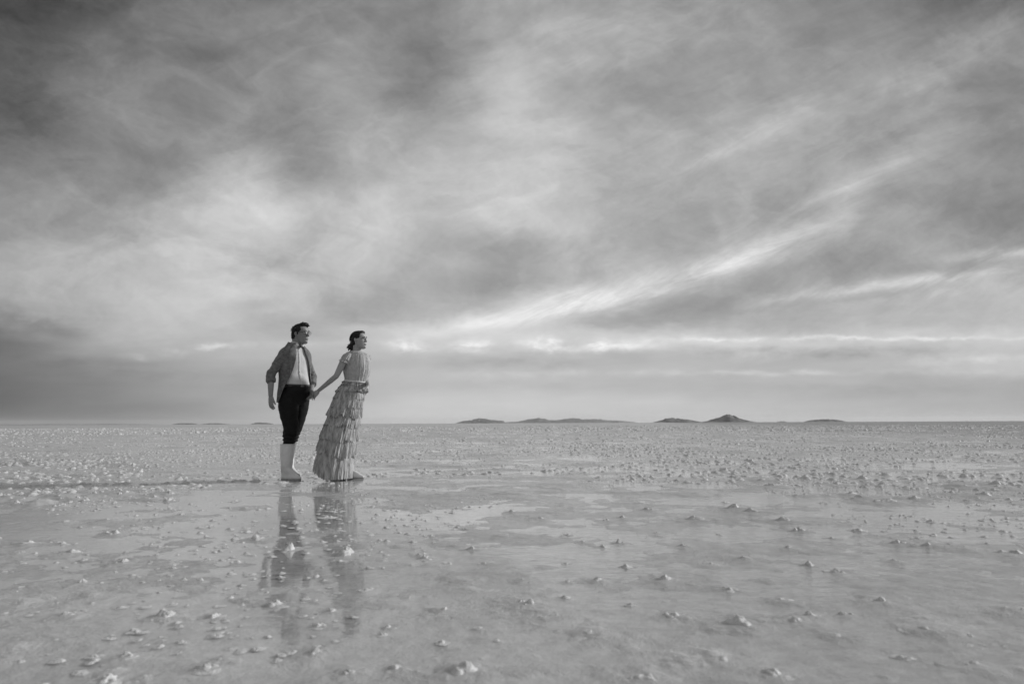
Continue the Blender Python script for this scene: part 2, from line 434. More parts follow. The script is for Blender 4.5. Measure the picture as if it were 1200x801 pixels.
def clump_arrays(seed, nr, na, lump=1.0):
    """heap of salt crystals of radius 1: a low broad foot and knobbly tops"""
    rs = np.random.RandomState(seed)
    rr = np.linspace(0, 1, nr + 1)[1:] ** 0.85
    aa = np.arange(na) * 2 * math.pi / na
    rad, th = np.meshgrid(rr, aa, indexing='ij')
    edge = 1 + 0.28 * np.sin(th + rs.rand() * 6) + 0.18 * np.sin(2 * th + rs.rand() * 6) + 0.1 * np.sin(5 * th + rs.rand() * 6)
    x = rad * edge * np.cos(th); y = rad * edge * np.sin(th)
    x = np.concatenate([[0], x.ravel()]); y = np.concatenate([[0], y.ravel()]); r = np.concatenate([[0], rad.ravel()])
    h = 0.07 * (1 - r)
    for q in range(rs.randint(5, 11)):
        a = rs.rand() * 6.28; d = rs.rand() ** .7 * 0.62; s = (0.20 + 0.26 * rs.rand()) * (1.1 - .6 * d)
        dd = ((x - d * math.cos(a)) ** 2 + (y - d * math.sin(a)) ** 2) / s ** 2
        knob = lump * s * (0.75 + 0.5 * rs.rand()) * np.clip(1 - dd, 0, 1) ** 0.62
        h = np.maximum(h, knob) + 0.25 * np.minimum(h, knob)
    h = h * (1 + 0.5 * fbm(x * 5.2 + seed, y * 5.2, 4, seed)) + 0.07 * fbm(x * 9, y * 9 + seed, 3, seed + 5) * (1 - r)
    z = np.maximum(h, -0.05) - 0.10 * r ** 2 - 0.02
    z[-na:] = -0.2
    f = [(0, 1 + j, 1 + (j + 1) % na) for j in range(na)]
    for i in range(nr - 1):
        for j in range(na):
            a = 1 + i * na; j2 = (j + 1) % na
            f.append((a + j, a + na + j, a + na + j2, a + j2))
    return np.stack([x, y, z], -1), f
clump_meshes = []
for q in range(14):
    v, f = clump_arrays(100 + q, 26, 46)
    me = bpy.data.meshes.new('salt_clump'); me.from_pydata(v.tolist(), [], f); me.update()
    me.materials.append(m_clump); me.polygons.foreach_set('use_smooth', [True] * len(me.polygons))
    clump_meshes.append(me)

placed = []
def add_clump(px, py, w, flat=1.0, label=None, idx=None, group='salt clumps scattered over the wet flat'):
    g = G(px, py); me = clump_meshes[(idx if idx is not None else random.randrange(99)) % len(clump_meshes)]
    rad = w / FPX * g.y * 0.56
    o = bpy.data.objects.new('salt_clump', me); col.objects.link(o)
    o.location = (g.x, g.y, 0.08 * rad)
    o.rotation_euler = (0, 0, random.uniform(0, 6.28))
    o.scale = (rad, rad * random.uniform(0.8, 1.2), rad * random.uniform(0.45, 0.72) * flat)
    tag(o, label, 'salt clump', group); placed.append((g.x, g.y, rad)); return o
SHARED_NEAR = 'small white salt crust lump sticking out of the shallow water before the couple'
SHARED_FAR = 'tiny pale salt lump on the wet flat beside and beyond the couple'
# the ones that can be told apart
NAMED = [
 (613,708,34,1.25,'tall double-peaked white salt lump in the foreground, biggest near the middle'),
 (543,788,42,1.2,'chunky white salt lump at the bottom edge just left of the middle'),
 (754,796,44,1.1,'rounded salt lump cut by the bottom edge right of the middle, dark on its left'),
 (866,733,46,1.0,'broad low salt mound with a bright right slope in the right foreground'),
 (1092,738,46,0.8,'wide flat salt mound in the far right foreground'),
 (403,650,32,1.2,'wide bright salt lump lying across the reflection of the woman'),
 (339,644,20,1.3,'bright salt lump lying across the reflection of the man trousers'),
 (301,632,22,1.2,'bright salt lump just left of the reflection of the man'),
 (369,765,26,1.0,'white salt lump low in the foreground straight below the man, dark flank'),
 (409,789,24,1.0,'round pale salt lump at the bottom edge below the woman'),
 (148,768,20,1.1,'rounded white salt lump in the lower left foreground, right one of a pair'),
 (112,768,14,1.0,'smaller salt lump in the lower left foreground, left one of a pair'),
 (127,796,26,1.0,'low white salt lump cut by the bottom edge at the lower left'),
 (97,684,22,1.0,'white salt lump with a long dark left tail at the left'),
 (81,721,26,0.9,'wide white salt lump with a dark left end in the left foreground'),
 (193,722,26,1.1,'cluster-like white salt lump in the left foreground with two heads'),
 (251,723,24,1.0,'white salt lump with a dark left shadow, right of the two-headed one at the left'),
 (778,680,26,0.9,'dark fronted salt lump in front of a pale wet patch right of the middle'),
 (919,705,24,0.9,'pointed salt lump in the right foreground above a pair of lumps'),
 (933,727,24,0.9,'left and nearer salt lump of the close pair in the right foreground'),
 (948,722,20,0.9,'right and farther salt lump of the close pair in the right foreground'),
 (1185,650,30,0.9,'dark wide salt lump near the right edge of the picture'),
 (1175,716,26,0.9,'dark jagged salt lump by the right edge in the foreground'),
 (937,622,20,1.1,'pale pointed salt lump alone right of the crust ridge in the right middle ground'),
 (797,774,24,0.9,'left salt lump of two side by side near the bottom right of the middle'),
 (840,773,28,0.9,'right salt lump of two side by side near the bottom right of the middle'),
 (240,783,30,0.8,'low knobbly salt lump near the bottom edge left of the reflections'),
 (1033,706,26,0.8,'low pale salt lump alone in the right foreground, streak shaped'),
]
for i, (x, y, w, fl, lb) in enumerate(NAMED): add_clump(x, y, w, fl, lb, i)
TRACED = [(96,568,14),(77,612,14),(131,626,20),(32,638,22),(73,637,12),(144,660,22),(107,697,14),(109,707,9),(210,752,12),
 (270,760,9),(373,733,18),(389,716,15),(322,709,22),(289,703,18),(276,588,12),(287,596,12),(214,604,16),(128,610,16),(84,647,20),
 (22,649,14),(99,657,12),(382,606,16),(437,594,10),(630,608,16),(709,610,13),(585,628,10),(684,635,12),(726,636,15),(707,641,13),
 (553,644,14),(532,639,10),(497,654,14),(527,679,14),(546,682,16),(612,681,14),(664,660,9),(664,682,11),(699,681,20),(733,664,14),
 (832,662,14),(872,655,16),(519,716,24),(637,725,16),(651,722,14),(690,741,32),(742,763,18),(787,722,24),(516,753,14),
 (463,783,20),(662,700,12),(815,609,26),(1037,589,34),(1152,582,24),(1073,633,22),(1054,637,20),(1087,640,18),(1110,640,22),
 (1131,643,16),(1196,718,20),(906,570,24),(919,611,22),(1006,622,16),(1027,628,14),(1048,658,18),(948,662,16),(981,670,20),
 (923,643,14),(833,767,20),(760,598,16),(880,600,26),(860,597,24),(1110,578,18),(1015,700,12),(975,745,22),(1060,770,20),
 (905,790,26),(1140,780,24),(30,705,16),(15,760,18),(160,740,10),(350,690,12),(430,690,16),(455,735,14),(480,700,10),(570,660,12),
 (470,640,12),(545,620,10),(600,600,12),(660,590,10),(740,585,10),(800,640,12),(770,625,10),(850,690,18),(900,680,14),(990,720,18)]
for x, y, w in TRACED: add_clump(x, y, w, random.uniform(0.75, 1.1), SHARED_NEAR)
# broken crust strip on the left, ridge on the right
for q in range(84):
    x = random.uniform(-4, 205); c = 583 + 4 * math.sin(x * 0.03)
    add_clump(x, c + random.uniform(-6, 7), random.uniform(7, 17), 1.0, 'jagged salt piece in the broken crust strip just below the boots at the left', group='salt pieces of the crust strip')
for q in range(40):
    x = random.uniform(880, 1215); c = 560 + (x - 880) * 0.035
    add_clump(x, c + random.choice([0, 0, 17]) + random.uniform(-3, 4), random.uniform(9, 22), 0.8, 'dark flat salt piece in the broken ridges crossing the pools at the right', group='salt pieces of the east ridges')
def free(x, y, r):
    return all((x - a) ** 2 + (y - b) ** 2 > (r + c) ** 2 * 0.5 for a, b, c in placed)
while len(placed) < 300:
    py = 562 + 235 * random.random() ** 1.5; px = random.uniform(-10, 1210)
    if 300 < px < 440 and py < 700: continue
    w = random.uniform(6, 13) * (0.7 + (py - 562) / 235 * 0.6); g = G(px, py)
    if free(g.x, g.y, w / FPX * g.y * 0.6):
        add_clump(px, py, w, random.uniform(0.6, 1.0), SHARED_NEAR if py > 572 else SHARED_FAR)

# rows follow the perspective: even steps in view angle near, then geometric to the horizon
t = np.linspace(0, 1, 760)
near = CAM_H / np.tan(np.linspace(R(52), R(0.6), 760))
far = np.geomspace(near[-1] * 1.15, 60000, 60)
radii = np.concatenate([near, far])
X, Y, Q, n = polar_sheet(820, 60, radii)
Z = bed_height(X, Y)
# every lump grows out of the crust: raise the bed into a broad foot under it
nfr = 820; ang_f = np.linspace(-FAN, FAN, nfr)
for (lx, ly, lr) in placed:
    r_l = math.hypot(lx, ly); a_l = math.atan2(lx, ly); ext = lr * 3.4
    i0, i1 = np.searchsorted(radii, r_l - ext), np.searchsorted(radii, r_l + ext)
    j0, j1 = np.searchsorted(ang_f, a_l - ext / r_l), np.searchsorted(ang_f, a_l + ext / r_l)
    if i1 <= i0 or j1 <= j0: continue
    xx = X[i0:i1, j0:j1]; yy = Y[i0:i1, j0:j1]
    d2 = ((xx - lx) ** 2 + (yy - ly) ** 2) / lr ** 2
    wob = 1 + 0.9 * fbm(xx * 1.3 / lr, yy * 1.3 / lr, 3, int(abs(lx) * 977) % 1000)
    Z[i0:i1, j0:j1] += (0.16 * lr + 0.002) * np.exp(-d2 * 0.55 * np.clip(wob, .3, 2)) 
me = sheet_mesh('salt_flat', X, Y, Z, Q, n)

ground = link_mesh('ground', me, m_salt); tag(ground, kind='structure')

# the countless rest: one object
rs = np.random.RandomState(5)
tmpl = [clump_arrays(300 + q, 5, 9, 1.1) for q in range(6)]
VV = []; FF = []; base = 0
def field(count, r0, r1, smin, smax, dens=None, az=FAN):
    u = rs.rand(count)
    r = np.sqrt(r0 ** 2 + u * (r1 ** 2 - r0 ** 2)); a = rs.uniform(-az, az, count)
    return r * np.sin(a), r * np.cos(a), rs.uniform(smin, smax, count) ** 1.0
sets = [field(7000, 1.4, 8.5, 0.006, 0.026), field(13000, 7.5, 22, 0.020, 0.075), field(15000, 20, 55, 0.03, 0.12), field(16000, 50, 150, 0.06, 0.28)]
fx = np.concatenate([s[0] for s in sets]); fy = np.concatenate([s[1] for s in sets]); fs = np.concatenate([s[2] for s in sets])
clus = fbm(fx * 0.35, fy * 0.35, 4, 91) + 0.6 * fbm(fx * 1.6, fy * 1.6, 3, 92)
rr_ = np.hypot(fx, fy)
keep = clus > np.where(rr_ < 8.5, -0.05, -0.30)
# the pool at the couple's feet stays open
keep &= ~((np.abs(fx + 2.3) < 0.75) & (fy > 4.4) & (fy < 8.2) & (rs.rand(len(fx)) < .7))
fx, fy, fs, clus = fx[keep], fy[keep], fs[keep], clus[keep]
fs = fs * (0.75 + 0.7 * np.clip(clus, 0, 1))
ra = rs.rand(len(fx)) * 6.28; sh = rs.uniform(0.3, 0.75, len(fx)); ti = rs.randint(0, 6, len(fx))
for q, (v, f) in enumerate(tmpl):
    idx = np.where(ti == q)[0]
    c, s = np.cos(ra[idx])[:, None], np.sin(ra[idx])[:, None]
    S = fs[idx][:, None]
    x = (v[None, :, 0] * c - v[None, :, 1] * s) * S + fx[idx][:, None]
    y = (v[None, :, 0] * s + v[None, :, 1] * c) * S + fy[idx][:, None]
    z = v[None, :, 2] * S * sh[idx][:, None] * (0.8 + 0.4 * np.clip(np.hypot(fx[idx], fy[idx])[:, None] / 60, 0, 1)) + 0.001
    nv = v.shape[0]
    VV.append(np.stack([x, y, z], -1).reshape(-1, 3))
    fa = np.array([list(t) + [t[-1]] * (4 - len(t)) for t in f])
    tri = fa[:9, :3]; quad = fa[9:]
    off = (np.arange(len(idx)) * nv)[:, None, None] + base
    FF.append(((tri[None] + off).reshape(-1, 3), (quad[None] + off).reshape(-1, 4)))
    base += nv * len(idx)
v = np.vstack(VV); tri = np.vstack([a for a, b in FF]); quad = np.vstack([b for a, b in FF])
me = bpy.data.meshes.new('salt_clumps')
me.vertices.add(len(v)); me.vertices.foreach_set('co', v.astype(np.float32).ravel())
me.loops.add(tri.size + quad.size)
me.loops.foreach_set('vertex_index', np.concatenate([tri.ravel(), quad.ravel()]).astype(np.int32))
me.polygons.add(len(tri) + len(quad))
me.polygons.foreach_set('loop_start', np.concatenate([np.arange(len(tri)) * 3, tri.size + np.arange(len(quad)) * 4]).astype(np.int32))
me.update(calc_edges=True); me.validate()
o = link_mesh('salt_crust', me, m_clump)
tag(o, 'countless tiny pale salt lumps strewn over the flat to the horizon', 'salt crust', kind='stuff')
# ------------------------------------------------------------------ modelling tools for the figures
class Raw:
    def __init__(s): s.v = []; s.f = []
    def add(s, vs, fs):
        b = len(s.v); s.v += [tuple(p) for p in vs]; s.f += [tuple(i + b for i in f) for f in fs]
    def rings(s, rings, cap=True, closed=True):
        """rings: list of equally long lists of points"""
        n = len(rings[0]); vs = [p for r in rings for p in r]; fs = []
        m = n if closed else n - 1
        for i in range(len(rings) - 1):
            for j in range(m):
                fs.append((i * n + j, i * n + (j + 1) % n, (i + 1) * n + (j + 1) % n, (i + 1) * n + j))
        if cap and closed:
            fs.append(tuple(range(n))[::-1]); fs.append(tuple((len(rings) - 1) * n + j for j in range(n)))
        s.add(vs, fs)
    def tube(s, pts, rad, segs=14, flat=1.0, up=None, round_ends=True):
        """tapered tube along pts; rad is a radius per point; flat squashes it along `up`"""
        pts = [Vector(p) for p in pts]; rad = list(rad)
        if round_ends:
            d0 = (pts[0] - pts[1]).normalized(); d1 = (pts[-1] - pts[-2]).normalized()
            pre = [(pts[0] + d0 * rad[0] * q, rad[0] * math.sqrt(max(0.02, 1 - q * q))) for q in (0.98, 0.75, 0.4)]
            post = [(pts[-1] + d1 * rad[-1] * q, rad[-1] * math.sqrt(max(0.02, 1 - q * q))) for q in (0.4, 0.75, 0.98)]
            P = [a for a, b in pre] + pts + [a for a, b in post]; Rr = [b for a, b in pre] + rad + [b for a, b in post]
        else: P, Rr = pts, rad
        prev = None; rg = []
        for i, p in enumerate(P):
            t_ = (P[min(i + 1, len(P) - 1)] - P[max(i - 1, 0)]).normalized()
            if prev is None:
                u = Vector(up) if up is not None else (Vector((0, 0, 1)) if abs(t_.z) < 0.9 else Vector((0, 1, 0)))
            else: u = prev
            u = (u - t_ * u.dot(t_)).normalized(); w = t_.cross(u); prev = u
            rg.append([p + (u * math.cos(a) * flat + w * math.sin(a)) * Rr[i] for a in [2 * math.pi * j / segs for j in range(segs)]])
        s.rings(rg)
    def ell(s, c, r, M=None, nu=20, nv=12):
        c = Vector(c); rg = []
        for i in range(1, nv):
            th = math.pi * i / nv
            ring = []
            for j in range(nu):
                ph = 2 * math.pi * j / nu
                p = Vector((r[0] * math.sin(th) * math.cos(ph), r[1] * math.sin(th) * math.sin(ph), r[2] * math.cos(th)))
                ring.append(c + (M @ p if M else p))
            rg.append(ring)
        s.rings(rg)
    def mesh(s, name):
        me = bpy.data.meshes.new(name); me.from_pydata([tuple(v) for v in s.v], [], s.f); me.update(); return me
def remeshed(raw, name, voxel, smooth=2, fac=0.5):
    me = raw.mesh(name + '_src'); o = bpy.data.objects.new(name + '_src', me); col.objects.link(o)
    bm = bmesh.new(); bm.from_mesh(me); bmesh.ops.recalc_face_normals(bm, faces=bm.faces); bm.to_mesh(me); bm.free()
    md = o.modifiers.new('r', 'REMESH'); md.mode = 'VOXEL'; md.voxel_size = voxel
    if smooth:
        sm = o.modifiers.new('s', 'SMOOTH'); sm.factor = fac; sm.iterations = smooth
    dg = bpy.context.evaluated_depsgraph_get(); dg.update()
    r = bpy.data.meshes.new_from_object(o.evaluated_get(dg), depsgraph=dg)
    r.name = name
    bpy.data.objects.remove(o); bpy.data.meshes.remove(me)
    return r
def solid(raw, name, thick):
    me = raw.mesh(name + '_src'); o = bpy.data.objects.new(name + '_src', me); col.objects.link(o)
    md = o.modifiers.new('s', 'SOLIDIFY'); md.thickness = thick; md.offset = 0
    dg = bpy.context.evaluated_depsgraph_get(); dg.update()
    r = bpy.data.meshes.new_from_object(o.evaluated_get(dg), depsgraph=dg)
    r.name = name
    bpy.data.objects.remove(o); bpy.data.meshes.remove(me); return r
def lerp_keys(keys, z):
    """keys: rows (z, a, b, c ...) with z rising or falling; linear-smooth lookup"""
    ks = sorted(keys); zs = [q[0] for q in ks]
    return [float(np.interp(z, zs, [q[i] for q in ks])) for i in range(1, len(ks[0]))]

m_skin_m = simple('skin_tan', 0.23, 0.5, 0.08, 30, 0.15, 120, 0.001, 0.35)
m_skin_w = simple('skin_fair', 0.33, 0.5, 0.08, 30, 0.15, 120, 0.001, 0.35)
m_hair = simple('dark_hair', 0.010, 0.55, 0.4, 60, 0.8, 180, 0.004, 0.25, stretch=(1, 1, 0.3))
m_jacket = simple('grey_linen', 0.145, 0.85, 0.38, 34, 1.0, 90, 0.004, 0.15)
m_lining = simple('dark_lining', 0.05, 0.7, 0.1, 30, 0.2, 60, 0.002, 0.2)
m_shirt = simple('white_cotton', 0.54, 0.75, 0.07, 14, 0.5, 22, 0.008, 0.2)
m_trouser = simple('black_wool', 0.010, 0.8, 0.25, 12, 0.6, 18, 0.01, 0.2)
m_belt = simple('dark_leather', 0.03, 0.4, 0.1, 30, 0.2, 80, 0.001, 0.5)
m_boot = simple('white_rubber', 0.66, 0.42, 0.10, 16, 0.3, 12, 0.008, 0.45)
m_sole = simple('dirty_sole', 0.32, 0.6, 0.2, 30)
m_dark = simple('dark_eye', 0.02, 0.25, 0.1, 30, spec=0.6)
m_white = simple('eye_white', 0.6, 0.3, 0.05, 30, spec=0.5)
m_lip = simple('lip_skin', 0.14, 0.45, 0.1, 60)
m_tie = simple('dark_silk', 0.03, 0.5, 0.15, 60)
m_metal = simple('spectacle_wire', 0.09, 0.35, 0.05, 60, spec=0.6)
m_tulle = simple('tulle', 0.41, 0.85, 0.50, 38, 1.0, 110, 0.012, 0.1, translucent=0.08, stretch=(1, 1, 0.25))
m_lace = simple('bodice_fabric', 0.46, 0.85, 0.22, 60, 0.9, 90, 0.008, 0.1, translucent=0.10, stretch=(1, 1, 0.4))
m_belt_w = simple('white_ribbon', 0.72, 0.6, 0.05, 30)
mg, nt, out = new_mat('lens_glass')
gl = nt.new('ShaderNodeBsdfGlossy'); gl.inputs['Roughness'].default_value = 0.02
trn = nt.new('ShaderNodeBsdfTransparent'); fr = nt.new('ShaderNodeFresnel'); fr.inputs['IOR'].default_value = 1.18
mx = nt.new('ShaderNodeMixShader'); nt.l.new(fr.outputs[0], mx.inputs[0]); nt.l.new(trn.outputs[0], mx.inputs[1]); nt.l.new(gl.outputs[0], mx.inputs[2])
nt.l.new(mx.outputs[0], out.inputs['Surface']); m_glass = mg

D0 = G(337, 562).y           # how far away the couple stands

class Frame:
    """x = forward, y = the figure's left, z = up"""
    def __init__(s, origin, yaw_deg, pitch=0.0, roll=0.0, scale=1.0):
        a = R(yaw_deg)                    # 0 faces the camera (-Y), 90 faces east (+X)
        f = Vector((math.sin(a), -math.cos(a), 0)); l = Vector((math.cos(a), math.sin(a), 0))
        M = Matrix((f, l, Vector((0, 0, 1)))).transposed()
        s.M = M @ Euler((roll, -pitch, 0)).to_matrix() * scale
        s.o = Vector(origin)
    def __call__(s, x, y, z): return s.o + s.M @ Vector((x, y, z))

HEAD = [(-0.120, .080, .040, .018), (-0.114, .089, .012, .030), (-0.100, .094, -.012, .040), (-0.085, .094, -.035, .050), (-0.065, .093, -.058, .058),
        (-0.042, .093, -.078, .064), (-0.020, .094, -.090, .069), (0.0, .092, -.098, .072), (.015, .093, -.101, .074), (.030, .099, -.103, .075),
        (.050, .098, -.103, .076), (.070, .091, -.099, .073), (.088, .078, -.089, .065), (.103, .055, -.070, .050), (.113, .028, -.045, .032), (.118, .004, -.015, .010)]
def head_raw(raw, F, fem=False):
    nz = .72 if fem else 1.0; bz = .55 if fem else 1.0
    rg = []
    for z in np.linspace(-0.1195, 0.1178, 34):
        xf, xb, w = lerp_keys(HEAD, z)
        cx = (xf + xb) / 2; hx = (xf - xb) / 2
        ring = []
        for j in range(32):
            a = 2 * math.pi * j / 32; c, s_ = math.cos(a), math.sin(a)
            e = 0.85
            x = hx * math.copysign(abs(c) ** e, c); y = w * math.copysign(abs(s_) ** 0.95, s_)
            if x > 0 and z < 0.02: y *= 1 - 0.22 * (x / hx)        # face narrower than the skull
            # eye hollows
            px_ = cx + x
            for sy in (-1, 1):
                dd = ((y - sy * 0.032) / 0.017) ** 2 + ((z - 0.012) / 0.013) ** 2
                if x > 0: px_ -= 0.011 * math.exp(-dd)
            ring.append(F(px_, y, z))
        rg.append(ring)
    raw.rings(rg)
    raw.tube([F(.092, 0, .026), F(.096 + .004 * nz, 0, .010), F(.098 + .011 * nz, 0, -.010), F(.100 + .016 * nz, 0, -.026)], [.007 * nz, .008 * nz, .010 * nz, .0115 * nz], 10)
    raw.ell(F(.101, .010 * nz, -.030), (.010 * nz, .008 * nz, .007)); raw.ell(F(.101, -.010 * nz, -.030), (.010 * nz, .008 * nz, .007))
    raw.ell(F(.092, 0, -.060), (.009, .022, .007), F.M); raw.ell(F(.090, 0, -.070), (.010, .019, .007), F.M)
    raw.ell(F(.086, 0, -.100), (.014, .018, .014), F.M)
    for sy in (-1, 1):
        raw.tube([F(.093, sy * .012, .026), F(.094, sy * .030, .031), F(.084, sy * .048, .026)], [.006 * bz, .007 * bz, .005 * bz], 8)
        Me = F.M @ Euler((0, R(-12), R(sy * 18))).to_matrix()
        raw.ell(F(-.008, sy * .077, -.002), (.015, .005, .028), Me)
        raw.tube([F(-.002, sy * .076, .018), F(-.015, sy * .081, .022), F(-.022, sy * .083, .006), F(-.016, sy * .080, -.016), F(-.004, sy * .076, -.024)],
                 [.003, .0038, .0038, .0035, .004], 8)
def face_parts(F, parent, lips=True):
    for sy in (-1, 1):
        e = Raw(); e.ell(F(.0770, sy * .032, .010), (.0105, .0105, .0088)); ob = link_mesh('eye', e.mesh('eye'), m_white, parent)
        i_ = Raw(); i_.ell(F(.0862, sy * .033, .010), (.0045, .0058, .0058), F.M); link_mesh('iris', i_.mesh('iris'), m_dark, ob)
        b = Raw(); b.tube([F(.099, sy * .013, .030), F(.099, sy * .030, .037), F(.088, sy * .050, .031)], [.0028, .0036, .002], 8); link_mesh('eyebrow', b.mesh('eyebrow'), m_hair, parent)
        l = Raw(); l.tube([F(.086, sy * .020, .018), F(.090, sy * .032, .0205), F(.082, sy * .045, .016)], [.0022, .0032, .0024], 6); link_mesh('eyelid', l.mesh('eyelid'), m_dark, parent)
    l = Raw(); l.ell(F(.0965, 0, -.0610), (.0055, .021, .0045), F.M); l.ell(F(.0950, 0, -.0690), (.006, .018, .005), F.M)
    link_mesh('mouth', l.mesh('mouth'), m_lip, parent)

def hand_raw(raw, wrist, d, n, side, curl, thumb=0.6, size=1.0, spread=0.0):
    """d: wrist-to-knuckle direction, n: palm normal (towards the palm side), side: direction of the thumb"""
    d = Vector(d).normalized(); n = Vector(n); n = (n - d * n.dot(d)).normalized(); s_ = d.cross(n).normalized()
    if s_.dot(Vector(side)) < 0: s_ = -s_
    w = Vector(wrist); k_ = size
    M = Matrix((d, s_, n)).transposed()
    raw.ell(w + d * .045 * k_, (.052 * k_, .040 * k_, .017 * k_), M)
    raw.ell(w + d * .070 * k_, (.028 * k_, .043 * k_, .015 * k_), M)
    raw.tube([w - d * .02, w + d * .03 * k_], [.024 * k_, .027 * k_], 12, 0.7, n)
    L = [(.030, .042, .027, .020), (.010, .046, .030, .022), (-.011, .042, .028, .021), (-.031, .033, .022, .018)]
    for i, (off, a, b, c) in enumerate(L):
        p = w + (d * .078 + s_ * off) * k_; ang = 0.0; pts = [p - d * .02 * k_, p]
        dirv = d
        lat = s_ * (off / .03) * (0.05 + spread)
        for q, ln in enumerate((a, b, c)):
            ang += curl[q] if isinstance(curl, (list, tuple)) else curl
            dirv = (d * math.cos(ang) + n * math.sin(ang) + lat).normalized()
            p = p + dirv * ln * k_; pts.append(p)
        raw.tube(pts, [.0095 * k_, .0092 * k_, .0088 * k_, .0080 * k_, .0068 * k_], 10)
    p0 = w + (d * .022 + s_ * .024 + n * .004) * k_
    t1 = (d * math.cos(thumb) + s_ * math.sin(thumb) + n * .25).normalized()
    t2 = (d * math.cos(thumb * .5) + s_ * math.sin(thumb * .5) + n * .45).normalized()
    raw.tube([p0, p0 + t1 * .040 * k_, p0 + t1 * .040 * k_ + t2 * .030 * k_, p0 + t1 * .040 * k_ + t2 * .054 * k_], [.013 * k_, .0115 * k_, .010 * k_, .008 * k_], 10)

def torso_ring(c, a_l, b_f, fl, ff, n=36, pw=0.9, bias=0.0):
    """ellipse ring; fl, ff: left and forward unit vectors"""
    out_ = []
    for j in range(n):
        t_ = 2 * math.pi * j / n; cs, sn = math.cos(t_), math.sin(t_)
        out_.append(Vector(c) + ff * (b_f * math.copysign(abs(cs) ** pw, cs) + bias) + fl * (a_l * math.copysign(abs(sn) ** pw, sn)))
    return out_
def smooth_keys(keys, n):
    """rows of numbers resampled by Catmull-Rom to n rows"""
    K = np.array(keys, float); m = len(K); out_ = []
    for t_ in np.linspace(0, m - 1, n):
        i = min(int(t_), m - 2); u = t_ - i
        p0 = K[max(i - 1, 0)]; p1 = K[i]; p2 = K[i + 1]; p3 = K[min(i + 2, m - 1)]
        out_.append(0.5 * ((2 * p1) + (-p0 + p2) * u + (2 * p0 - 5 * p1 + 4 * p2 - p3) * u * u + (-p0 + 3 * p1 - 3 * p2 + p3) * u ** 3))
    return out_

# ================================================================== the man
Y0 = D0
man = empty('person', (W(340, 562, Y0).x, Y0, 0.0))
tag(man, 'man in open grey jacket, white shirt, black trousers and white rubber boots, holding a hand', 'person')
YAW = 45
fm_ = Frame((0, 0, 0), YAW); FF_ = (fm_.M @ Vector((1, 0, 0))); FL_ = (fm_.M @ Vector((0, 1, 0)))
TY = Y0 + 0.10                                    # depth of the torso axis
def P(px, py, dy=0.0): return W(px, py, Y0 + dy)

body = Raw()
HF = Frame(P(352.3, 391.6, 0.10), 68, pitch=R(2), scale=1.0)
head_raw(body, HF)
body.tube([P(349, 396, .10), P(347.5, 404, .10), P(346.5, 410, .10)], [.056, .058, .07], 18)
# trunk: px centre, py, half width along the shoulders, half depth
TR = [(346.5, 407, .085, .065), (345.8, 411, .150, .085), (345.2, 417, .178, .100), (345, 425, .172, .112), (345.5, 434, .158, .110), (347, 443, .148, .105),
      (348, 452, .150, .105), (346.5, 460, .165, .115), (344, 468, .160, .112)]
body.rings([torso_ring(W(x, y, TY), a, b, FL_, FF_) for x, y, a, b in smooth_keys(TR, 24)])
# arms
RS, RE, RW = P(331.5, 414.5, -.02), P(317.5, 438, -.08), P(317.2, 463, -.14)
LS, LE, LW = P(358.5, 416.5, .22), P(366.2, 441, .28), P(364.8, 457.5, .13)
body.tube([RS + Vector((.018, .02, -.01)), RS.lerp(RE, .5), RE, RE.lerp(RW, .35), RW], [.044, .042, .038, .037, .026], 16)
body.tube([LS + Vector((-.02, -.02, -.01)), LS.lerp(LE, .5), LE, LE.lerp(LW, .35), LW], [.044, .042, .038, .037, .026], 16)
hand_raw(body, RW, P(317.5, 481, -.15) - RW, Vector((0.55, .8, 0)), Vector((0.8, -0.6, 0)), [.15, .25, .2], .18, .95, .02)
hand_raw(body, LW, P(366.5, 472, .05) - LW, Vector((-.5, -.85, 0)), Vector((.8, -.4, .2)), [.5, .7, .5], .5, .95)
# legs
RH, RK, RA = P(340.5, 464, .04), P(341, 503, .0), P(336, 548, .0)
LH, LK, LA = P(351, 464, .17), P(346.5, 499, .20), P(338.5, 546, .28)
body.tube([RH, RH.lerp(RK, .5), RK, RK.lerp(RA, .35), RA], [.080, .072, .052, .046, .040], 18)
body.tube([LH, LH.lerp(LK, .5), LK, LK.lerp(LA, .35), LA], [.080, .070, .050, .044, .038], 18)
def foot_dir(yaw): a = R(yaw); return Vector((math.sin(a), -math.cos(a), 0))
fd_r = foot_dir(72); fd_l = foot_dir(66)
for A_, fd_ in ((RA, fd_r), (LA, fd_l)):
    b_ = Vector((A_.x, A_.y, .045)); body.tube([A_, b_ - fd_ * .02, b_ + fd_ * .09 + Vector((0, 0, -.008)), b_ + fd_ * .15 + Vector((0, 0, -.015))], [.040, .040, .034, .024], 14)
bme = remeshed(body, 'body', 0.0034, 2)
mbody = link_mesh('body', bme, m_skin_m, man)
face_parts(HF, man)

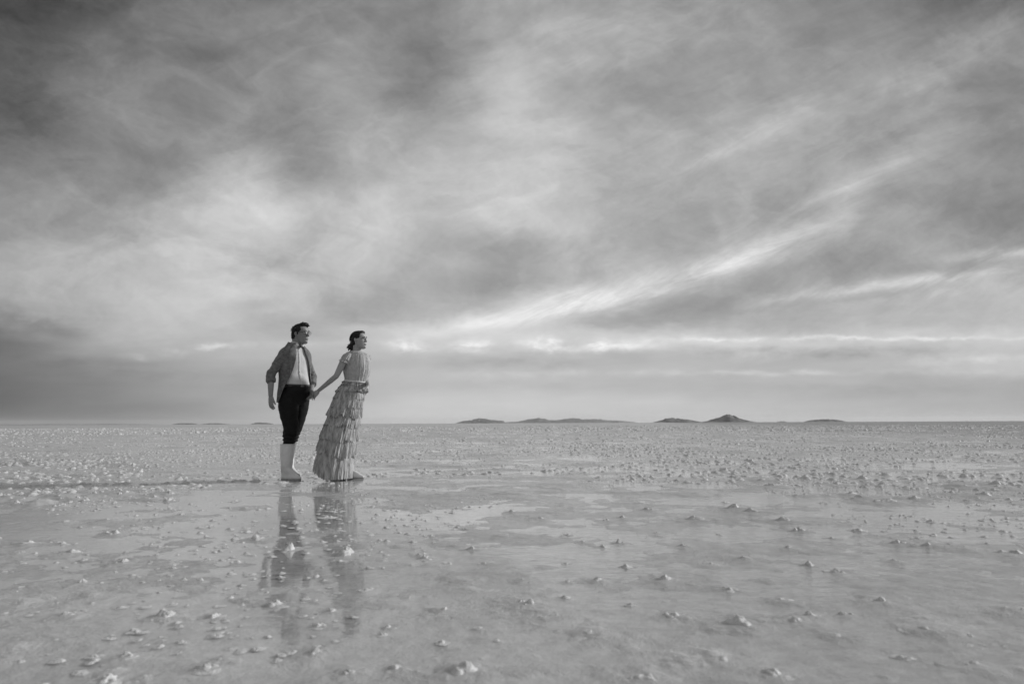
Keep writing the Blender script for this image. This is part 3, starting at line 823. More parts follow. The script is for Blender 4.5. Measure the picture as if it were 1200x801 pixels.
# hair: swept-up top, short back and sides
h = Raw()
h.ell(HF(-.036, 0, .030), (.076, .079, .088), HF.M); h.ell(HF(-.005, 0, .080), (.088, .074, .050), HF.M)
h.ell(HF(.045, -.004, .108), (.050, .060, .030), HF.M); h.ell(HF(.076, 0, .112), (.026, .045, .022), HF.M)
h.ell(HF(-.066, 0, -.030), (.040, .062, .062), HF.M)
for sy in (-1, 1): h.ell(HF(.020, sy * .066, .052), (.038, .014, .034), HF.M); h.ell(HF(.012, sy * .068, .012), (.008, .009, .026), HF.M); h.ell(HF(-.045, sy * .052, -.018), (.022, .026, .05), HF.M); h.ell(HF(-.018, sy * .066, .040), (.035, .017, .022), HF.M)
hme = remeshed(h, 'hair', 0.004, 3)
lk = Raw(); rs = np.random.RandomState(3)
for q in range(230):
    a = rs.uniform(-math.pi, math.pi); u = rs.rand() ** 0.6
    x = .085 * u * math.cos(a) - .005; y = .066 * u * math.sin(a); z = .112 - .05 * u ** 2 + (.012 if x > .02 else 0)
    if x < -.06: z -= .02
    b0 = HF(x, y, z); ln = rs.uniform(.02, .038) * (1.25 if x > .02 else .8)
    dv = Vector((rs.uniform(.1, .9) * (1 if x > -.02 else -.4), rs.uniform(-.5, .5) + y * 5, rs.uniform(.35, 1.0))).normalized()
    mid = HF(x + dv.x * ln * .6, y + dv.y * ln * .6, z + dv.z * ln * .6); end = HF(x + dv.x * ln + .008, y + dv.y * ln, z + dv.z * ln * .8)
    lk.tube([b0, mid, end], [.007, .0045, .0012], 5, round_ends=False)
for q in range(420):       # short hair lying close on the sides and back
    a = rs.uniform(R(50), R(310)); zz0 = rs.uniform(-.07, .09); k2 = math.sqrt(max(0.05, 1 - ((zz0 - .01) / .125) ** 2))
    x = -.012 + .098 * k2 * math.cos(a); y = .080 * k2 * math.sin(a)
    if x > -.03 and zz0 < .03: continue
    b0 = HF(x, y, zz0); dv = Vector((-.35, y * 3, -.8 if zz0 < .04 else .1)).normalized(); ln = rs.uniform(.012, .026)
    nr = Vector((x, y, zz0 * .4)).normalized() * rs.uniform(-.004, .004)
    lk.tube([b0, HF(x + dv.x * ln + nr.x, y + dv.y * ln + nr.y, zz0 + dv.z * ln + nr.z)], [.005, .001], 4, round_ends=False)
hair = link_mesh('hair', hme, m_hair, man)
link_mesh('hair_lock', lk.mesh('hair_lock'), m_hair, hair)

# spectacles
gparent = None
fr_ = Raw()
for sy in (-1, 1):
    cpt = Vector((.112, sy * .033, .008))
    ring = [HF(cpt.x - (abs(.024 * math.cos(a) * sy + cpt.y) - .033) * .25, cpt.y + .024 * math.cos(a), cpt.z + .019 * math.sin(a)) for a in np.linspace(0, 2 * math.pi, 25)]
    fr_.tube(ring, [.0019] * 25, 6, round_ends=False)
    fr_.tube([HF(.106, sy * .057, .014), HF(.06, sy * .074, .014), HF(-.005, sy * .083, .012)], [.002, .002, .002], 6)
fr_.tube([HF(.112, -.010, .012), HF(.117, 0, .015), HF(.112, .010, .012)], [.0018] * 3, 6)
gl_ob = link_mesh('glasses', fr_.mesh('glasses'), m_metal, man)
for sy in (-1, 1):
    ln_ = Raw(); ln_.ell(HF(.112, sy * .033, .008), (.0012, .0225, .0178), HF.M @ Euler((0, 0, R(-sy * 12))).to_matrix()); link_mesh('lens', ln_.mesh('lens'), m_glass, gl_ob)

# shirt
s = Raw()
SH = [(347, 405.5, .074, .066), (346.3, 409, .120, .085), (345.6, 414, .172, .102), (345.2, 420, .186, .117), (345.2, 429, .178, .118), (346, 438, .164, .112), (347.5, 446, .150, .110), (348.2, 451.5, .146, .112), (348.2, 454, .143, .110)]
rows = smooth_keys(SH, 46); rg = []
for i, (x, y, a, b) in enumerate(rows):
    ring = []
    c = W(x, y, TY)
    for j in range(72):
        t_ = 2 * math.pi * j / 72; cs, sn = math.cos(t_), math.sin(t_)
        f_ = 1 + .035 * float(fbm(np.array([t_ * 2.4 + y * .05]), np.array([y * .12 - t_ * .9]), 3, 61)[0])
        # cloth bags out over the waistband
        if y > 445: f_ *= 1 + .03 * math.sin((y - 445) / 8 * math.pi)
        ring.append(c + FF_ * (b * f_ * math.copysign(abs(cs) ** .9, cs)) + FL_ * (a * f_ * math.copysign(abs(sn) ** .9, sn)))
    rg.append(ring)
s.rings(rg)
shirt = link_mesh('shirt', s.mesh('shirt'), m_shirt, man)
# button placket and collar
pk = Raw(); pts = []
for x, y, a, b in rows[3:-1]:
    c = W(x, y, TY); pts.append(c + FF_ * (b * 1.01 + .001))
pk.tube(pts, [.013] * len(pts), 8, .12, FF_); link_mesh('placket', pk.mesh('placket'), m_shirt, shirt)
for q in range(3, len(pts) - 2, 7):
    bt = Raw(); bt.ell(pts[q] + FF_ * .005, (.005, .005, .005)); link_mesh('button', bt.mesh('button'), m_belt_w, shirt)
cl = Raw(); rg = []
for k2, (dz, rr2) in enumerate(((-.012, 1.0), (.015, .97), (.040, .95), (.044, 1.0), (.030, 1.12), (.004, 1.28))):
    c = W(347.6, 405.2, TY) + Vector((0, 0, dz))
    ring = []
    for j in range(41):
        t_ = R(14) + (2 * math.pi - R(28)) * j / 40
        drop = -.022 * max(0, math.cos(t_)) ** 2 * (1 if k2 > 3 else .5)
        ring.append(c + FF_ * (.068 * rr2 * math.cos(t_) + .006) + FL_ * (.068 * rr2 * math.sin(t_)) + Vector((0, 0, drop)))
    rg.append(ring)
cl.rings(rg, cap=False, closed=False)
link_mesh('collar', solid(cl, 'collar', .003), m_shirt, shirt)
# bow tie under the chin
bw_ = Raw(); c = W(347.8, 406.8, TY) + FF_ * .090
for sy in (-1, 1):
    bw_.rings([[c + FL_ * sy * u + Vector((0, 0, hh_ * math.cos(a))) + FF_ * (.008 * math.sin(a)) for a in np.linspace(0, 2 * math.pi, 12, endpoint=False)] for u, hh_ in ((.003, .006), (.012, .011), (.024, .015), (.026, .013))])
bw_.ell(c + FF_ * .004, (.011, .011, .012)); link_mesh('bow_tie', bw_.mesh('bow_tie'), m_tie, man)

# trousers, gathered into the boots
t = Raw()
TP = [(348.2, 451.3, .149, .115), (347.3, 456, .160, .138), (345.5, 462, .176, .130), (344, 469, .172, .128), (343.5, 474, .150, .115)]
t.rings([torso_ring(W(x, y, TY), a, b, FL_, FF_) for x, y, a, b in smooth_keys(TP, 14)])
def P2(keys, dyoff):
    return [W(x, y, Y0 + dyoff + dd) for x, y, r, dd in keys], [r for x, y, r, dd in keys]
legR = [(339, 463, .118, .06), (338, 473, .116, .04), (338.5, 484, .104, .02), (340, 495, .090, .01), (340.5, 503, .082, .0), (339.5, 511, .078, .0), (338.8, 516, .070, .0), (338.4, 520.5, .064, .0), (338.2, 524, .056, .0)]
legL = [(352, 463, .108, .17), (351.5, 474, .104, .18), (350, 485, .092, .19), (347.5, 496, .080, .20), (344.5, 506, .074, .22), (342, 514, .070, .235), (341, 520, .06, .245), (340.5, 525, .052, .25)]
for L_ in (legR, legL):
    a_, b_ = P2(smooth_keys(L_, 22), 0.0); t.tube(a_, b_, 26)
tme = remeshed(t, 'trousers', 0.006, 3)
co = np.array([v.co[:] for v in tme.vertices]); nn = np.array([v.normal[:] for v in tme.vertices])
# folds: creases at the knee and hip
zz_ = co[:, 2]; fold = .006 * fbm(co[:, 0] * 9 + zz_ * 10, zz_ * 26 - co[:, 0] * 14, 3, 8)
gather = np.exp(-((zz_ - .46) / .06) ** 2) * .007 * np.sin(zz_ * 150 + co[:, 0] * 30)
co = co + nn * (fold + gather)[:, None]
tme.vertices.foreach_set('co', co.astype(np.float32).ravel()); tme.update()
trousers = link_mesh('trousers', tme, m_trouser, man)
b = Raw(); rg = []
for y, k2 in ((450.6, 1.0), (450.7, 1.03), (453.4, 1.03), (453.5, 1.0)):
    rg.append(torso_ring(W(348.1, y, TY), .152 * k2, .118 * k2, FL_, FF_, 48))
b.rings(rg, cap=False); belt = link_mesh('belt', b.mesh('belt'), m_belt, man)
bk = Raw(); c = W(348.1, 452.1, TY) + FF_ * .124
bk.rings([[c + FL_ * y_ * k2 + Vector((0, 0, z_ * k2)) + FF_ * f2 for y_, z_ in ((-.02, -.015), (.02, -.015), (.02, .015), (-.02, .015))] for f2, k2 in ((-.002, 1), (.004, 1), (.005, .8))])
link_mesh('buckle', bk.mesh('buckle'), m_metal, belt)

# boots
def make_boot(parent, topc, ankc, fd_, r_top=.082, r_ank=.068, length=.165, name='boot'):
    b = Raw(); up = Vector((0, 0, 1)); sd = up.cross(fd_).normalized()
    rg = []
    base = Vector((ankc.x, ankc.y, 0))
    H = topc.z
    for tt in np.linspace(0, 1, 34):
        z = H * (1 - tt) + .035 * tt
        k2 = np.clip((z - .09) / (H - .09), 0, 1)
        c = Vector((base.x + (topc.x - base.x) * k2, base.y + (topc.y - base.y) * k2, z))
        r = r_ank + (r_top - r_ank) * k2 ** .8
        toe = max(0.0, min(1.0, 1.12 - (z - .02) / .105)); ext = length * toe ** 1.05 if toe > 0 else 0
        ring = []
        for j in range(28):
            a = 2 * math.pi * j / 28; cs, sn = math.cos(a), math.sin(a)
            wr = 1 + .045 * math.sin(3 * a + z * 34) * math.exp(-((z - .17) / .08) ** 2) + .022 * math.sin(2 * a + z * 22) + .018 * math.sin(z * 95 + 2 * math.sin(a)) * math.exp(-((z - .15) / .06) ** 2)
            x = r * wr * cs; y = r * wr * sn * (1 - .30 * min(1, toe * 1.4))
            if cs > 0: x += ext * cs ** .8; y *= 1 - .10 * cs * toe
            else: x *= 1 - .08 * toe
            ring.append(c + fd_ * x + sd * y)
        rg.append(ring)
    # flat underside
    rg.append([Vector((p.x, p.y, .012)) for p in rg[-1]])
    b.rings(rg)
    ob = link_mesh(name, b.mesh(name), m_boot, parent)
    sl = Raw(); last = rg[-1]; cc = sum(last, Vector()) / len(last)
    sl.rings([[cc + (p - cc) * 1.03 + Vector((0, 0, dz)) for p in last] for dz in (-.016, .002, .006)])
    link_mesh('sole', sl.mesh('sole'), m_sole, ob)
    rim = Raw(); rim.tube([rg[0][j % 28] for j in range(29)], [.004] * 29, 6, round_ends=False); link_mesh('rim', rim.mesh('rim'), m_boot, ob)
    return ob
make_boot(man, P(336.8, 520.2, 0), P(335.2, 556, 0), fd_r, .078, .060, .138)
make_boot(man, P(338.6, 520, .25), P(337.4, 554, .30), fd_l, .072, .060, .138)

# jacket: open shell swept back by the walk
JK = [ # px centre, py, half width, half depth, opening edge right side (deg), left side (deg)
 (346.8, 402.5, .078, .076, 26, 30), (346.4, 406, .112, .088, 18, 24), (345.8, 410, .165, .104, 12, 20), (345.4, 415, .196, .120, 10, 20), (345.2, 422, .204, .130, 13, 28),
 (345.2, 430, .196, .134, 20, 38), (345.6, 438, .186, .136, 31, 46), (345.8, 446, .186, .140, 45, 50), (345.6, 454, .190, .146, 57, 54), (345.2, 462, .196, .152, 67, 58), (344.8, 471.5, .200, .156, 76, 66)]
j = Raw(); rg = []
rows = smooth_keys(JK, 60)
edgeR = []; edgeL = []
for i, (x, y, a, b, eR, eL) in enumerate(rows):
    ring = []; c = W(x, y, TY); n = 80
    a0 = R(-eR); a1 = R(eL) - 2 * math.pi          # from the right edge round the back to the left edge
    hemlift = 0
    for q in range(n + 1):
        t_ = a0 + (a1 - a0) * q / n; cs, sn = math.cos(t_), math.sin(t_)
        low = max(0.0, (y - 440) / 30)
        f_ = 1 + (.02 + .035 * low) * float(fbm(np.array([t_ * 1.7 + 3]), np.array([y * .045 + t_ * .5]), 3, 71)[0])
        pt = c + FF_ * (b * f_ * math.copysign(abs(cs) ** .92, cs)) + FL_ * (a * f_ * math.copysign(abs(sn) ** .92, sn))
        # curved front corners and a hem that rises to the left front
        u = q / n
        pt.z += .05 * low * math.exp(-((u) / .05) ** 2) + .09 * low * math.exp(-((1 - u) / .16) ** 2)
        ring.append(pt)
    rg.append(ring); edgeR.append(ring[0]); edgeL.append(ring[-1])
j.rings(rg, cap=False, closed=False)
jacket = link_mesh('jacket', solid(j, 'jacket', .006), m_jacket, man)
# lapels: folded strips along both front edges
def lapel(edge, rows_, sgn, i0, i1, wmax, name='lapel'):
    l = Raw(); rg = []
    for i in range(i0, i1):
        u = (i - i0) / (i1 - 1 - i0); wd = wmax * math.sin(math.pi * min(1, u * .9 + .12)) ** .6 * (1.15 - .6 * u)
        x, y, a, b, eR, eL = rows_[i]; c = W(x, y, TY)
        e = (eR if sgn < 0 else eL)
        r_ = []
        for q in range(6):
            t_ = R(sgn * (e + q / 5 * wd / .17 * 57.3)); cs, sn = math.cos(t_), math.sin(t_)
            k3 = 1.035 + .02 * math.sin(math.pi * q / 5)
            r_.append(c + FF_ * (b * k3 * math.copysign(abs(cs) ** .92, cs)) + FL_ * (a * k3 * math.copysign(abs(sn) ** .92, sn)))
        rg.append(r_)
    l.rings(rg, cap=False, closed=False)
    return link_mesh(name, solid(l, name, .004), m_jacket, jacket)
lapel(edgeR, rows, -1, 4, 40, .085); lapel(edgeL, rows, 1, 4, 34, .07)
# sleeves pushed up to the elbow
def sleeve(S, E, Wr, stop, r0, r1, name='sleeve', seed=1):
    s = Raw(); pts = []; rad = []
    up_ = (S - E).normalized()
    chain = [S + up_ * .012 + Vector((0, 0, .0)), S.lerp(E, .25), S.lerp(E, .5), S.lerp(E, .75), E, E.lerp(Wr, stop * .6), E.lerp(Wr, stop)]
    keys = [(*p, r) for p, r in zip(chain, [r0 * .98, r0 * 1.02, r0 * .95, r1 * 1.05, r1 * 1.06, r1 * 1.02, r1])]
    ks = smooth_keys(keys, 40)
    pts = [Vector(q[:3]) for q in ks]; rad = [q[3] * (1 + .05 * math.sin(i * 1.15 + seed) * (i / 40)) for i, q in enumerate(ks)]
    s.tube(pts, rad, 22)
    me = remeshed(s, name, .005, 2)
    co = np.array([v.co[:] for v in me.vertices]); nn = np.array([v.normal[:] for v in me.vertices])
    co += nn * (.006 * fbm(co[:, 0] * 16 + co[:, 2] * 8, co[:, 2] * 30, 3, seed))[:, None]
    me.vertices.foreach_set('co', co.astype(np.float32).ravel()); me.update()
    ob = link_mesh(name, me, m_jacket, jacket)
    cf = pts[-1]; dv = (pts[-1] - pts[-4]).normalized()
    c_ = Raw(); c_.tube([cf - dv * .035, cf - dv * .03, cf + dv * .008, cf + dv * .012], [r1 * 1.02, r1 * 1.12, r1 * 1.10, r1 * 1.0], 22, round_ends=False)
    link_mesh('cuff', c_.mesh('cuff'), m_jacket, jacket)
sleeve(RS + Vector((0.016, .02, -.006)), RE, RW, .33, .066, .050, seed=4)
sleeve(LS + Vector((-.025, -.02, -.008)), LE, LW, .55, .060, .048, seed=9)
# coat collar
cl = Raw(); rg = []
for dz, k2 in ((-.03, 1.22), (.006, 1.06), (.030, 1.02), (.034, 1.10), (.004, 1.32), (-.022, 1.55)):
    c = W(346.9, 404.5, TY) + Vector((0, 0, dz)) - FF_ * .008
    rg.append([c + FF_ * (.074 * k2 * math.cos(t_) ) + FL_ * (.080 * k2 * math.sin(t_)) - Vector((0, 0, .028 * max(0, math.cos(t_)))) for t_ in np.linspace(R(42), 2 * math.pi - R(42), 41)])
cl.rings(rg, cap=False, closed=False); link_mesh('collar', solid(cl, 'collar', .004), m_jacket, jacket)

# ================================================================== the woman
YW = Y0 + 0.02
woman = empty('person', (W(399, 560, YW).x, YW, 0.0))
tag(woman, 'woman in long ruffled tiered light gown with low dark hair bun, leading by the hand', 'person')
WY = YW + 0.06
wf = Frame((0, 0, 0), 52); GF = wf.M @ Vector((1, 0, 0)); GL = wf.M @ Vector((0, 1, 0))
def Q(px, py, dy=0.0): return W(px, py, YW + dy)
body = Raw()
WF = Frame(Q(420.6, 398.6, .06), 72, pitch=R(4), scale=.90)
head_raw(body, WF, True)
body.tube([Q(418.5, 401, .06), Q(418.3, 408, .06), Q(418.3, 414, .06)], [.046, .046, .056], 16)
TRW = [(418.3, 411.5, .070, .052), (418.3, 414, .120, .066), (418.5, 418, .148, .082), (419, 425, .138, .100), (419, 432, .124, .102), (418.2, 440, .112, .088), (417.4, 446, .108, .086), (415.5, 456, .140, .105), (412, 466, .155, .115), (409, 474, .150, .115)]
body.rings([torso_ring(W(x, y, WY), a, b, GL, GF) for x, y, a, b in smooth_keys(TRW, 26)])
ARS, ARE, ARW = Q(405.2, 418.5, -.06), Q(394, 440.5, -.10), LW + Vector((.118, -.02, .075))
ARW = Q(373.2, 457.6, .09)
body.tube([ARS, ARS.lerp(ARE, .5), ARE, ARE.lerp(ARW, .3), ARW], [.045, .040, .032, .031, .021], 16)
hand_raw(body, ARW, Q(364.5, 466.5, .05) - ARW, Vector((-.3, .6, -.5)), Vector((-.3, -.8, .4)), [.35, .6, .5], .45, .84)
ALS, ALE, ALW = Q(431, 419.5, .18), Q(428.2, 441, .22), Q(431.6, 451.5, -.06)
body.tube([ALS, ALS.lerp(ALE, .5), ALE, ALE.lerp(ALW, .4), ALW], [.043, .038, .031, .029, .022], 16)
hand_raw(body, ALW, Vector((.02, -.35, -.75)), Vector((-.7, -.2, -.3)), Vector((.3, 0, .9)), [.9, 1.2, .8], .5, .88)
for hip, knee, ank, yaw_ in ((Q(408, 470, -.02), Q(402, 508, .06), Q(405.0, 549, .11), 80), (Q(411, 470, .16), Q(399, 508, .16), Q(392, 548, .22), 70)):
    body.tube([hip, hip.lerp(knee, .5), knee, knee.lerp(ank, .35), ank], [.085, .072, .050, .048, .034], 16)
    fd_ = foot_dir(yaw_); b_ = Vector((ank.x, ank.y, .045)); body.tube([ank, b_ - fd_ * .02, b_ + fd_ * .08 - Vector((0, 0, .008)), b_ + fd_ * .13 - Vector((0, 0, .015))], [.034, .036, .030, .020], 12)
link_mesh('body', remeshed(body, 'body', .0034, 2), m_skin_w, woman)
face_parts(WF, woman)
# hair drawn back into a low bun
h = Raw()
h.ell(WF(-.030, 0, .030), (.082, .081, .090), WF.M); h.ell(WF(.004, 0, .078), (.080, .071, .049), WF.M); h.ell(WF(.048, 0, .098), (.036, .055, .026), WF.M)
h.ell(WF(-.066, 0, -.025), (.044, .064, .058), WF.M)
for sy in (-1, 1): h.ell(WF(.020, sy * .064, .050), (.036, .016, .036), WF.M); h.ell(WF(-.004, sy * .062, .066), (.046, .022, .032), WF.M); h.ell(WF(.034, sy * .052, .074), (.030, .020, .024), WF.M); h.ell(WF(-.015, sy * .066, .038), (.045, .018, .030), WF.M); h.ell(WF(-.050, sy * .060, .005), (.034, .022, .040), WF.M); h.ell(WF(-.042, sy * .052, -.022), (.026, .030, .045), WF.M)
h.ell(WF(-.105, -.006, -.078), (.040, .048, .044), WF.M); h.ell(WF(-.085, .0, -.098), (.036, .045, .034), WF.M); h.ell(WF(-.118, -.01, -.055), (.024, .034, .026), WF.M)
hme = remeshed(h, 'hair', .004, 3); hair = link_mesh('hair', hme, m_hair, woman)
lk = Raw()
for q in range(90):
    a = rs.uniform(0, 6.28); b2 = rs.uniform(-1, 1)
    c0 = Vector((-.105 + .036 * math.cos(a), .044 * b2, -.078 + .038 * math.sin(a)))
    d_ = Vector((math.cos(a + .7) * .5 - .4, rs.uniform(-.4, .4), math.sin(a + .7))).normalized() * rs.uniform(.012, .034)
    lk.tube([WF(*c0), WF(*(c0 + d_ * .6)), WF(*(c0 + d_ + Vector((-.006, 0, 0))))], [.006, .004, .001], 5, round_ends=False)
for q in range(160):      # strands following the sweep from brow to nape
    y = rs.uniform(-.07, .07); t0 = rs.uniform(0, .7)
    def arc(t_, y=y):
        a = R(28) + t_ * R(170); k2 = math.sqrt(max(.1, 1 - (y / .088) ** 2))
        return Vector((-.022 + .106 * k2 * math.cos(a), y * (1 + .05 * math.sin(a)), .012 + .112 * k2 * math.sin(a)))
    lk.tube([WF(*arc(t0)), WF(*arc(t0 + .1)), WF(*arc(t0 + .2)), WF(*arc(t0 + .28))], [.0015, .004, .004, .001], 5, round_ends=False)
link_mesh('hair_lock', lk.mesh('hair_lock'), m_hair, hair)
er = Raw(); er.ell(WF(-.006, -.080, -.036), (.004, .004, .007)); link_mesh('earring', er.mesh('earring'), m_belt_w, woman)

# gown
gown = None
def gown_ring(l, r, dep, n=300, rip=None, drop=0.0, f=1.0):
    a = Q(*l, .04); b = Q(*r, .04); m = (a + b) / 2; hv = (b - a) / 2
    pts = []
    for j in range(n):
        t_ = 2 * math.pi * j / n; k2 = f * (1 + (rip[j] if rip is not None else 0))
        p = m + hv * (math.cos(t_) * k2) + Vector((0, dep * math.sin(t_) * k2, 0))
        p.z -= drop * max(0.0, -math.sin(t_)) ** .6
        p.z = max(p.z, .012)
        pts.append(p)
    return pts
SK = [(404, 446, 430, 448, .105, 0), (401, 449.5, 429.4, 452, .122, 0), (396.0, 456.5, 427.6, 458, .142, 0), (391.5, 465, 426.4, 466.5, .160, 0), (388.4, 475, 425, 476.5, .176, 0),
      (385, 485, 423.2, 487, .190, .01), (381.3, 496, 421.3, 498, .205, .01), (378, 506, 419.3, 510, .217, .015), (374.5, 518, 417.2, 524, .230, .02), (371.6, 530, 415, 538, .245, .025), (369, 539, 414, 551, .258, .03), (368.4, 545, 413, 562, .262, .075)]
skr = smooth_keys(SK, 221)
def sk(u):
    x = np.clip(u, 0, 1) * 220; i = int(min(x, 219)); f = x - i
    return skr[i] * (1 - f) + skr[i + 1] * f
lin = Raw(); lin.rings([gown_ring((q[0], q[1]), (q[2], q[3]), q[4], 120, None, q[5], .93) for q in skr[::6]], cap=False)
gown = link_mesh('gown', lin.mesh('gown'), m_tulle, woman)
TIERS = [(0.015, .07, 62), (.045, .115, 58), (.09, .165, 60), (.145, .215, 54), (.20, .29, 56), (.265, .385, 50), (.36, .47, 50), (.445, .56, 48), (.54, .68, 44), (.65, .80, 40), (.77, 1.0, 34)]
def noise_ring(n, freq, seed, ph=0.0):
    t_ = np.arange(n) * 2 * math.pi / n
    return fbm(np.cos(t_) * freq + 50 + ph, np.sin(t_) * freq + 50 - ph, 3, seed)
NR = 420
for ti_, (u0, u1, pl) in enumerate(TIERS):
    r_ = Raw(); rg = []; nrow = 12 if u1 < .9 else 26
    w1 = noise_ring(NR, 3.0, 200 + ti_); w2 = noise_ring(NR, pl / 4.0, 230 + ti_)
    t_ = np.arange(NR) * 2 * math.pi / NR
    jag = noise_ring(NR, 22, 260 + ti_)
    for i in range(nrow + 1):
        v_ = i / nrow; uu = u0 + (u1 - u0) * v_; q = sk(uu)
        amp = (.006 + .032 * v_ ** .8) * (.9 + .3 * (ti_ % 3 == 0))
        w2b = noise_ring(NR, pl / 4.0, 230 + ti_, v_ * .5)
        rip = amp * (np.sin(t_ * pl + w1 * 9 + v_ * 1.2) * .30 + w2b * 2.2 + .5 * noise_ring(NR, pl / 2.0, 290 + ti_, v_ * .3)) + amp * 1.1 * w1 * v_
        flare = .962 + (.050 + .03 * (ti_ in (3, 6, 8))) * v_ ** .7 if u1 < .9 else .968 + .030 * v_
        ring = gown_ring((q[0], q[1]), (q[2], q[3]), q[4], NR, rip, q[5], flare)
        if v_ > .85:
            for j_ in range(NR): ring[j_].z = max(.010, ring[j_].z + (jag[j_] * .024 + .5 * w2[j_] * .03) * (v_ - .85) / .15)
        if u0 > 0:
            for j_ in range(NR): ring[j_].z = max(.010, ring[j_].z + w1[j_] * (.012 + .06 * min(u1, .6)) * (1 if u1 < .9 else 1 - v_))
        rg.append(ring)
    r_.rings(rg, cap=False)
    link_mesh('ruffle', r_.mesh('ruffle'), m_tulle, gown)
# bodice, gathered
BD = [(411.5, 411.4, 427, 413.0, .060), (406.5, 413.0, 430.6, 414.8, .085), (404.6, 417, 432.4, 419, .108), (402.6, 423, 433.8, 425, .124), (402.4, 429, 434.2, 431, .128), (403, 436, 433, 438, .118), (404, 442, 430.8, 444, .108), (404.2, 447, 430, 449, .106)]
r_ = Raw(); rg = []
for i, q in enumerate(smooth_keys(BD, 40)):
    v_ = i / 39; t_ = np.arange(240) * 2 * math.pi / 240
    w1 = noise_ring(240, 3.2, 300, v_ * .8); w2 = noise_ring(240, 12, 310, v_ * .6)
    rip = .034 * w2 + .03 * w1 * math.sin(math.pi * v_) + .010 * np.sin(t_ * 34 + w1 * 6)
    rg.append(gown_ring((q[0], q[1]), (q[2], q[3]), q[4], 240, rip, 0, 1.0))
r_.rings(rg, cap=False); link_mesh('bodice', solid(r_, 'bodice', .003), m_lace, gown)
# frill down the front and around the neck
fr_ = Raw(); rg = []
for i in range(9):
    v_ = i / 8; base = BD[0]; w2 = noise_ring(160, 9, 320)
    rg.append(gown_ring((base[0] - 1.5 * v_, base[1] + 2.4 * v_ - .6), (base[2] + 1.2 * v_, base[3] + 2.6 * v_ - .6), .062 + .03 * v_, 160, .06 * v_ * w2 + .03 * v_ * np.sin(np.arange(160) * 2 * math.pi / 160 * 26), 0, 1.02))
fr_.rings(rg, cap=False); link_mesh('neck_frill', fr_.mesh('neck_frill'), m_lace, gown)
for sgn in ():
    fr_ = Raw(); rg = []
    for i in range(26):
        v_ = i / 25; c = W(418.7 + .6 * math.sin(v_ * 3), 415 + 30 * v_, WY)
        row = smooth_keys(BD, 40)[int(2 + v_ * 34)]; dep = row[4]
        dirv = (GF * math.cos(sgn * .8) + GL * math.sin(sgn * .8)).normalized(); sd = dirv.cross(Vector((0, 0, 1)))
        b0 = c + dirv * (dep + .022)
        wv = .012 * math.sin(i * 1.9)
        rg.append([b0, b0 + dirv * .010 + sd * (.008 + wv * .3), b0 + dirv * .013 + sd * (.022 + wv * .6)])
    fr_.rings(rg, cap=False, closed=False); link_mesh('front_frill', fr_.mesh('front_frill'), m_lace, gown)
# waist ribbon
b = Raw(); rg = []
for dy_, k2 in ((-1.0, 1.0), (-.9, 1.035), (0.5, 1.035), (0.6, 1.0)):
    rg.append(gown_ring((404.0, 446 + dy_), (430.2, 448.6 + dy_), .108, 90, None, 0, k2 + .01))
b.rings(rg, cap=False); link_mesh('belt', b.mesh('belt'), m_belt_w, gown)
# fluttering cap sleeves in two layers
def cap_sleeve(S, E, seed, side):
    ax = (E - S).normalized(); out_v = side - ax * side.dot(ax); out_v.normalize(); w_ = ax.cross(out_v)
    for lay, (s0, s1, r0, r1) in enumerate(((-.045, .040, .036, .060), (-.03, .085, .040, .063))):
        r_ = Raw(); rg = []; w2 = noise_ring(120, 6, seed + lay); t_ = np.arange(120) * 2 * math.pi / 120
        for i in range(12):
            v_ = i / 11; rad = r0 + (r1 - r0) * v_ ** .8
            ring = []
            for j_ in range(120):
                k2 = 1 + v_ * (.22 * w2[j_] + .06 * math.sin(t_[j_] * 17))
                ring.append(S + ax * (s0 + (s1 - s0) * v_ + .012 * v_ * w2[j_]) + (out_v * math.cos(t_[j_]) + w_ * math.sin(t_[j_])) * rad * k2)
            rg.append(ring)
        r_.rings(rg, cap=False); link_mesh('sleeve', r_.mesh('sleeve'), m_lace, gown)
cap_sleeve(ARS + Vector((.022, .01, .006)), ARE, 340, Vector((-1, 0, .3)))
cap_sleeve(ALS + Vector((-.018, 0, -.004)), ALE, 350, Vector((1, 0, .3)))
# boots under the hem
make_boot(woman, Q(402.5, 549, .11), Q(405.0, 554, .11), foot_dir(80), .055, .056, .170)
make_boot(woman, Q(394, 548, .14), Q(392, 552, .22), foot_dir(70), .055, .052, .12)
HAZE = 1.3e-5
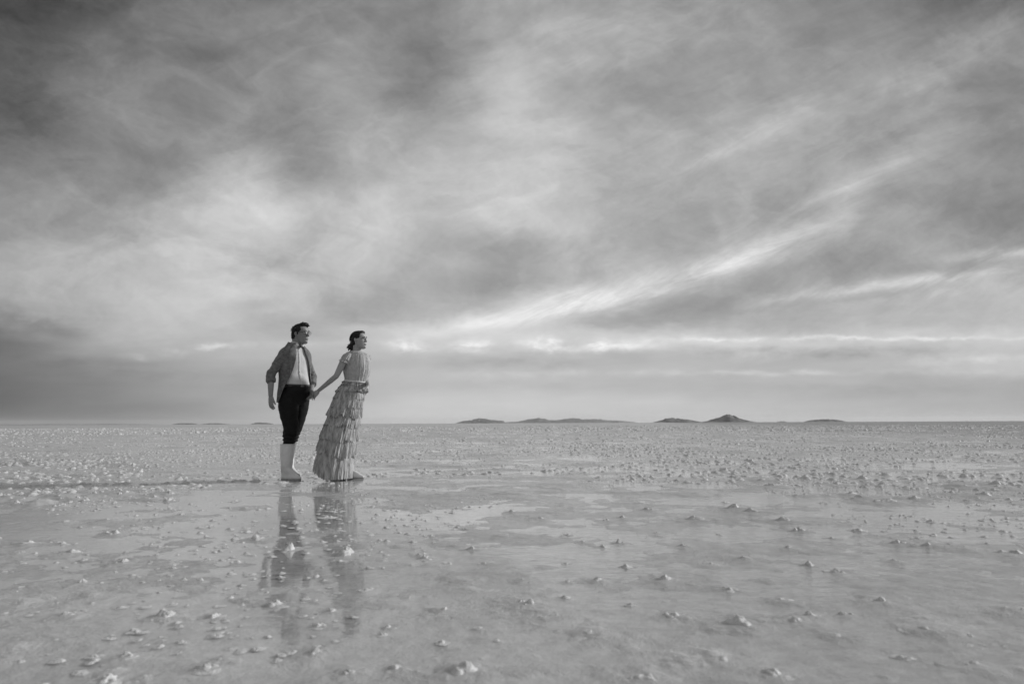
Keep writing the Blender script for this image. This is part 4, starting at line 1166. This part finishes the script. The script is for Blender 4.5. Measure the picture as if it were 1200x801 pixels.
# ------------------------------------------------------------------ far islands
m_isl, nt, out = new_mat('rocky_island')
pos = nt.new('ShaderNodeNewGeometry').outputs['Position']
n1 = nt.noise(pos, 0.008, 8, 0.7)
v = nt.maprange(n1, 0.35, 0.65, 0.03, 0.24)
p = nt.new('ShaderNodeBsdfPrincipled'); nt.l.new(nt.grey(v), p.inputs['Base Color']); p.inputs['Roughness'].default_value = 0.9
nt.l.new(p.outputs[0], out.inputs['Surface'])
def island(x0, x1, Y, prof, label, seed, group='islands on the horizon'):
    """prof: photo heights in px along the island from its west to its east end"""
    px2m = Y / FPX
    c = W((x0 + x1) / 2, 496, Y); L_ = (x1 - x0) * px2m
    nx, ny = 160, 34
    xs = np.linspace(-0.5, 0.5, nx); ys = np.linspace(-0.5, 0.5, ny)
    A, B = np.meshgrid(xs, ys, indexing='ij')
    hp = np.interp(A + 0.5, np.linspace(0, 1, len(prof)), prof) * px2m * 0.84
    depth = L_ * 0.45
    k_ = np.clip(1 - (2 * np.abs(B)) ** 1.6, 0, 1)
    rough = 1 + 0.35 * fbm(A * 9 + seed, B * 6, 5, seed) + 0.12 * fbm(A * 40, B * 20, 3, seed + 3)
    Z = hp * k_ * rough * np.clip((0.5 - np.abs(A)) * 30, 0, 1) - 1.0
    Xw = c.x + A * L_; Yw = Y + B * depth
    v = np.stack([Xw, Yw, Z], -1).reshape(-1, 3)
    f = [(i * ny + j, (i + 1) * ny + j, (i + 1) * ny + j + 1, i * ny + j + 1) for i in range(nx - 1) for j in range(ny - 1)]
    me = bpy.data.meshes.new('island'); me.from_pydata(v.tolist(), [], f); me.update()
    o = link_mesh('island', me, m_isl, None)
    tag(o, label, 'island', group); return o
island(765, 822, 10500, [0, 2.5, 4.5, 5.8, 6, 4.8, 3.6, 2, 0.5], 'dark rounded rocky island, left half of the dark pair on the horizon', 3)
island(820, 884, 10000, [0.2, 1.8, 4.2, 6.4, 9.6, 7.6, 5.0, 2.4, 0.2], 'dark pointed rocky island, the tallest on the horizon', 9)
island(944, 990, 11500, [0.4, 2.5, 3.4, 3.6, 3.8, 3.5, 3.4, 2, 0.4], 'long flat dark island alone at the right of the horizon', 15)
island(534, 592, 24000, [0.4, 3, 4.6, 6, 6.4, 5, 4.0, 2.4], 'pale humped island, first of the faint chain just right of the woman', 21)
island(585, 712, 27000, [0.8, 1.4, 2.2, 5.0, 6.4, 4.0, 3.8, 6.0, 6.6, 4.6, 4.4, 1.0], 'long pale ridged island in the middle of the horizon', 27)
island(700, 745, 42000, [4.5, 4.4, 3.4, 2.6, 1.6, 0.6], 'very faint low slope trailing off right of the long pale island', 33)
island(714, 726, 22000, [0.3, 1.0, 1.2, 0.3], 'tiny pale islet between the long pale island and the dark pair', 35)
island(911, 922, 22000, [0.3, 1.0, 1.2, 0.3], 'tiny dark islet between the tallest island and the flat one', 39)
island(203, 231, 20000, [0.5, 1.6, 2.0, 1.8, 1.6, 0.6], 'low thin dark islet left of the man, farthest west one', 41)
island(236, 268, 26000, [0.4, 1.4, 1.6, 1.2, 0.5], 'faint thin islet left of the man, middle of the three', 43)
island(295, 320, 17000, [0.8, 2.0, 2.2, 2.0, 1.6, 0.5], 'low thin dark islet showing beside the man hand', 47)
island(-60, 170, 36000, [1.0, 1.4, 1.1, 1.3, 1.0, 1.2, 0.6], 'hairline dark shore along the left end of the horizon', 49)

# ------------------------------------------------------------------ haze
me = bpy.data.meshes.new('haze')
bm = bmesh.new(); bmesh.ops.create_cube(bm, size=1.0)
bmesh.ops.scale(bm, vec=(140000, 140000, 402), verts=bm.verts)
bmesh.ops.translate(bm, vec=(0, 0, 199), verts=bm.verts)
bm.to_mesh(me); bm.free()
mh, nt, out = new_mat('haze_air')
pv = nt.new('ShaderNodeVolumePrincipled'); pv.inputs['Color'].default_value = (1, 1, 1, 1)
pv.inputs['Density'].default_value = HAZE
pv.inputs['Anisotropy'].default_value = 0.2
nt.l.new(pv.outputs[0], out.inputs['Volume'])
if HAZE > 0:
    hz = link_mesh('haze', me, mh, None, smooth=False); tag(hz, 'thin pale haze hanging over the salt flat', 'haze', kind='stuff')
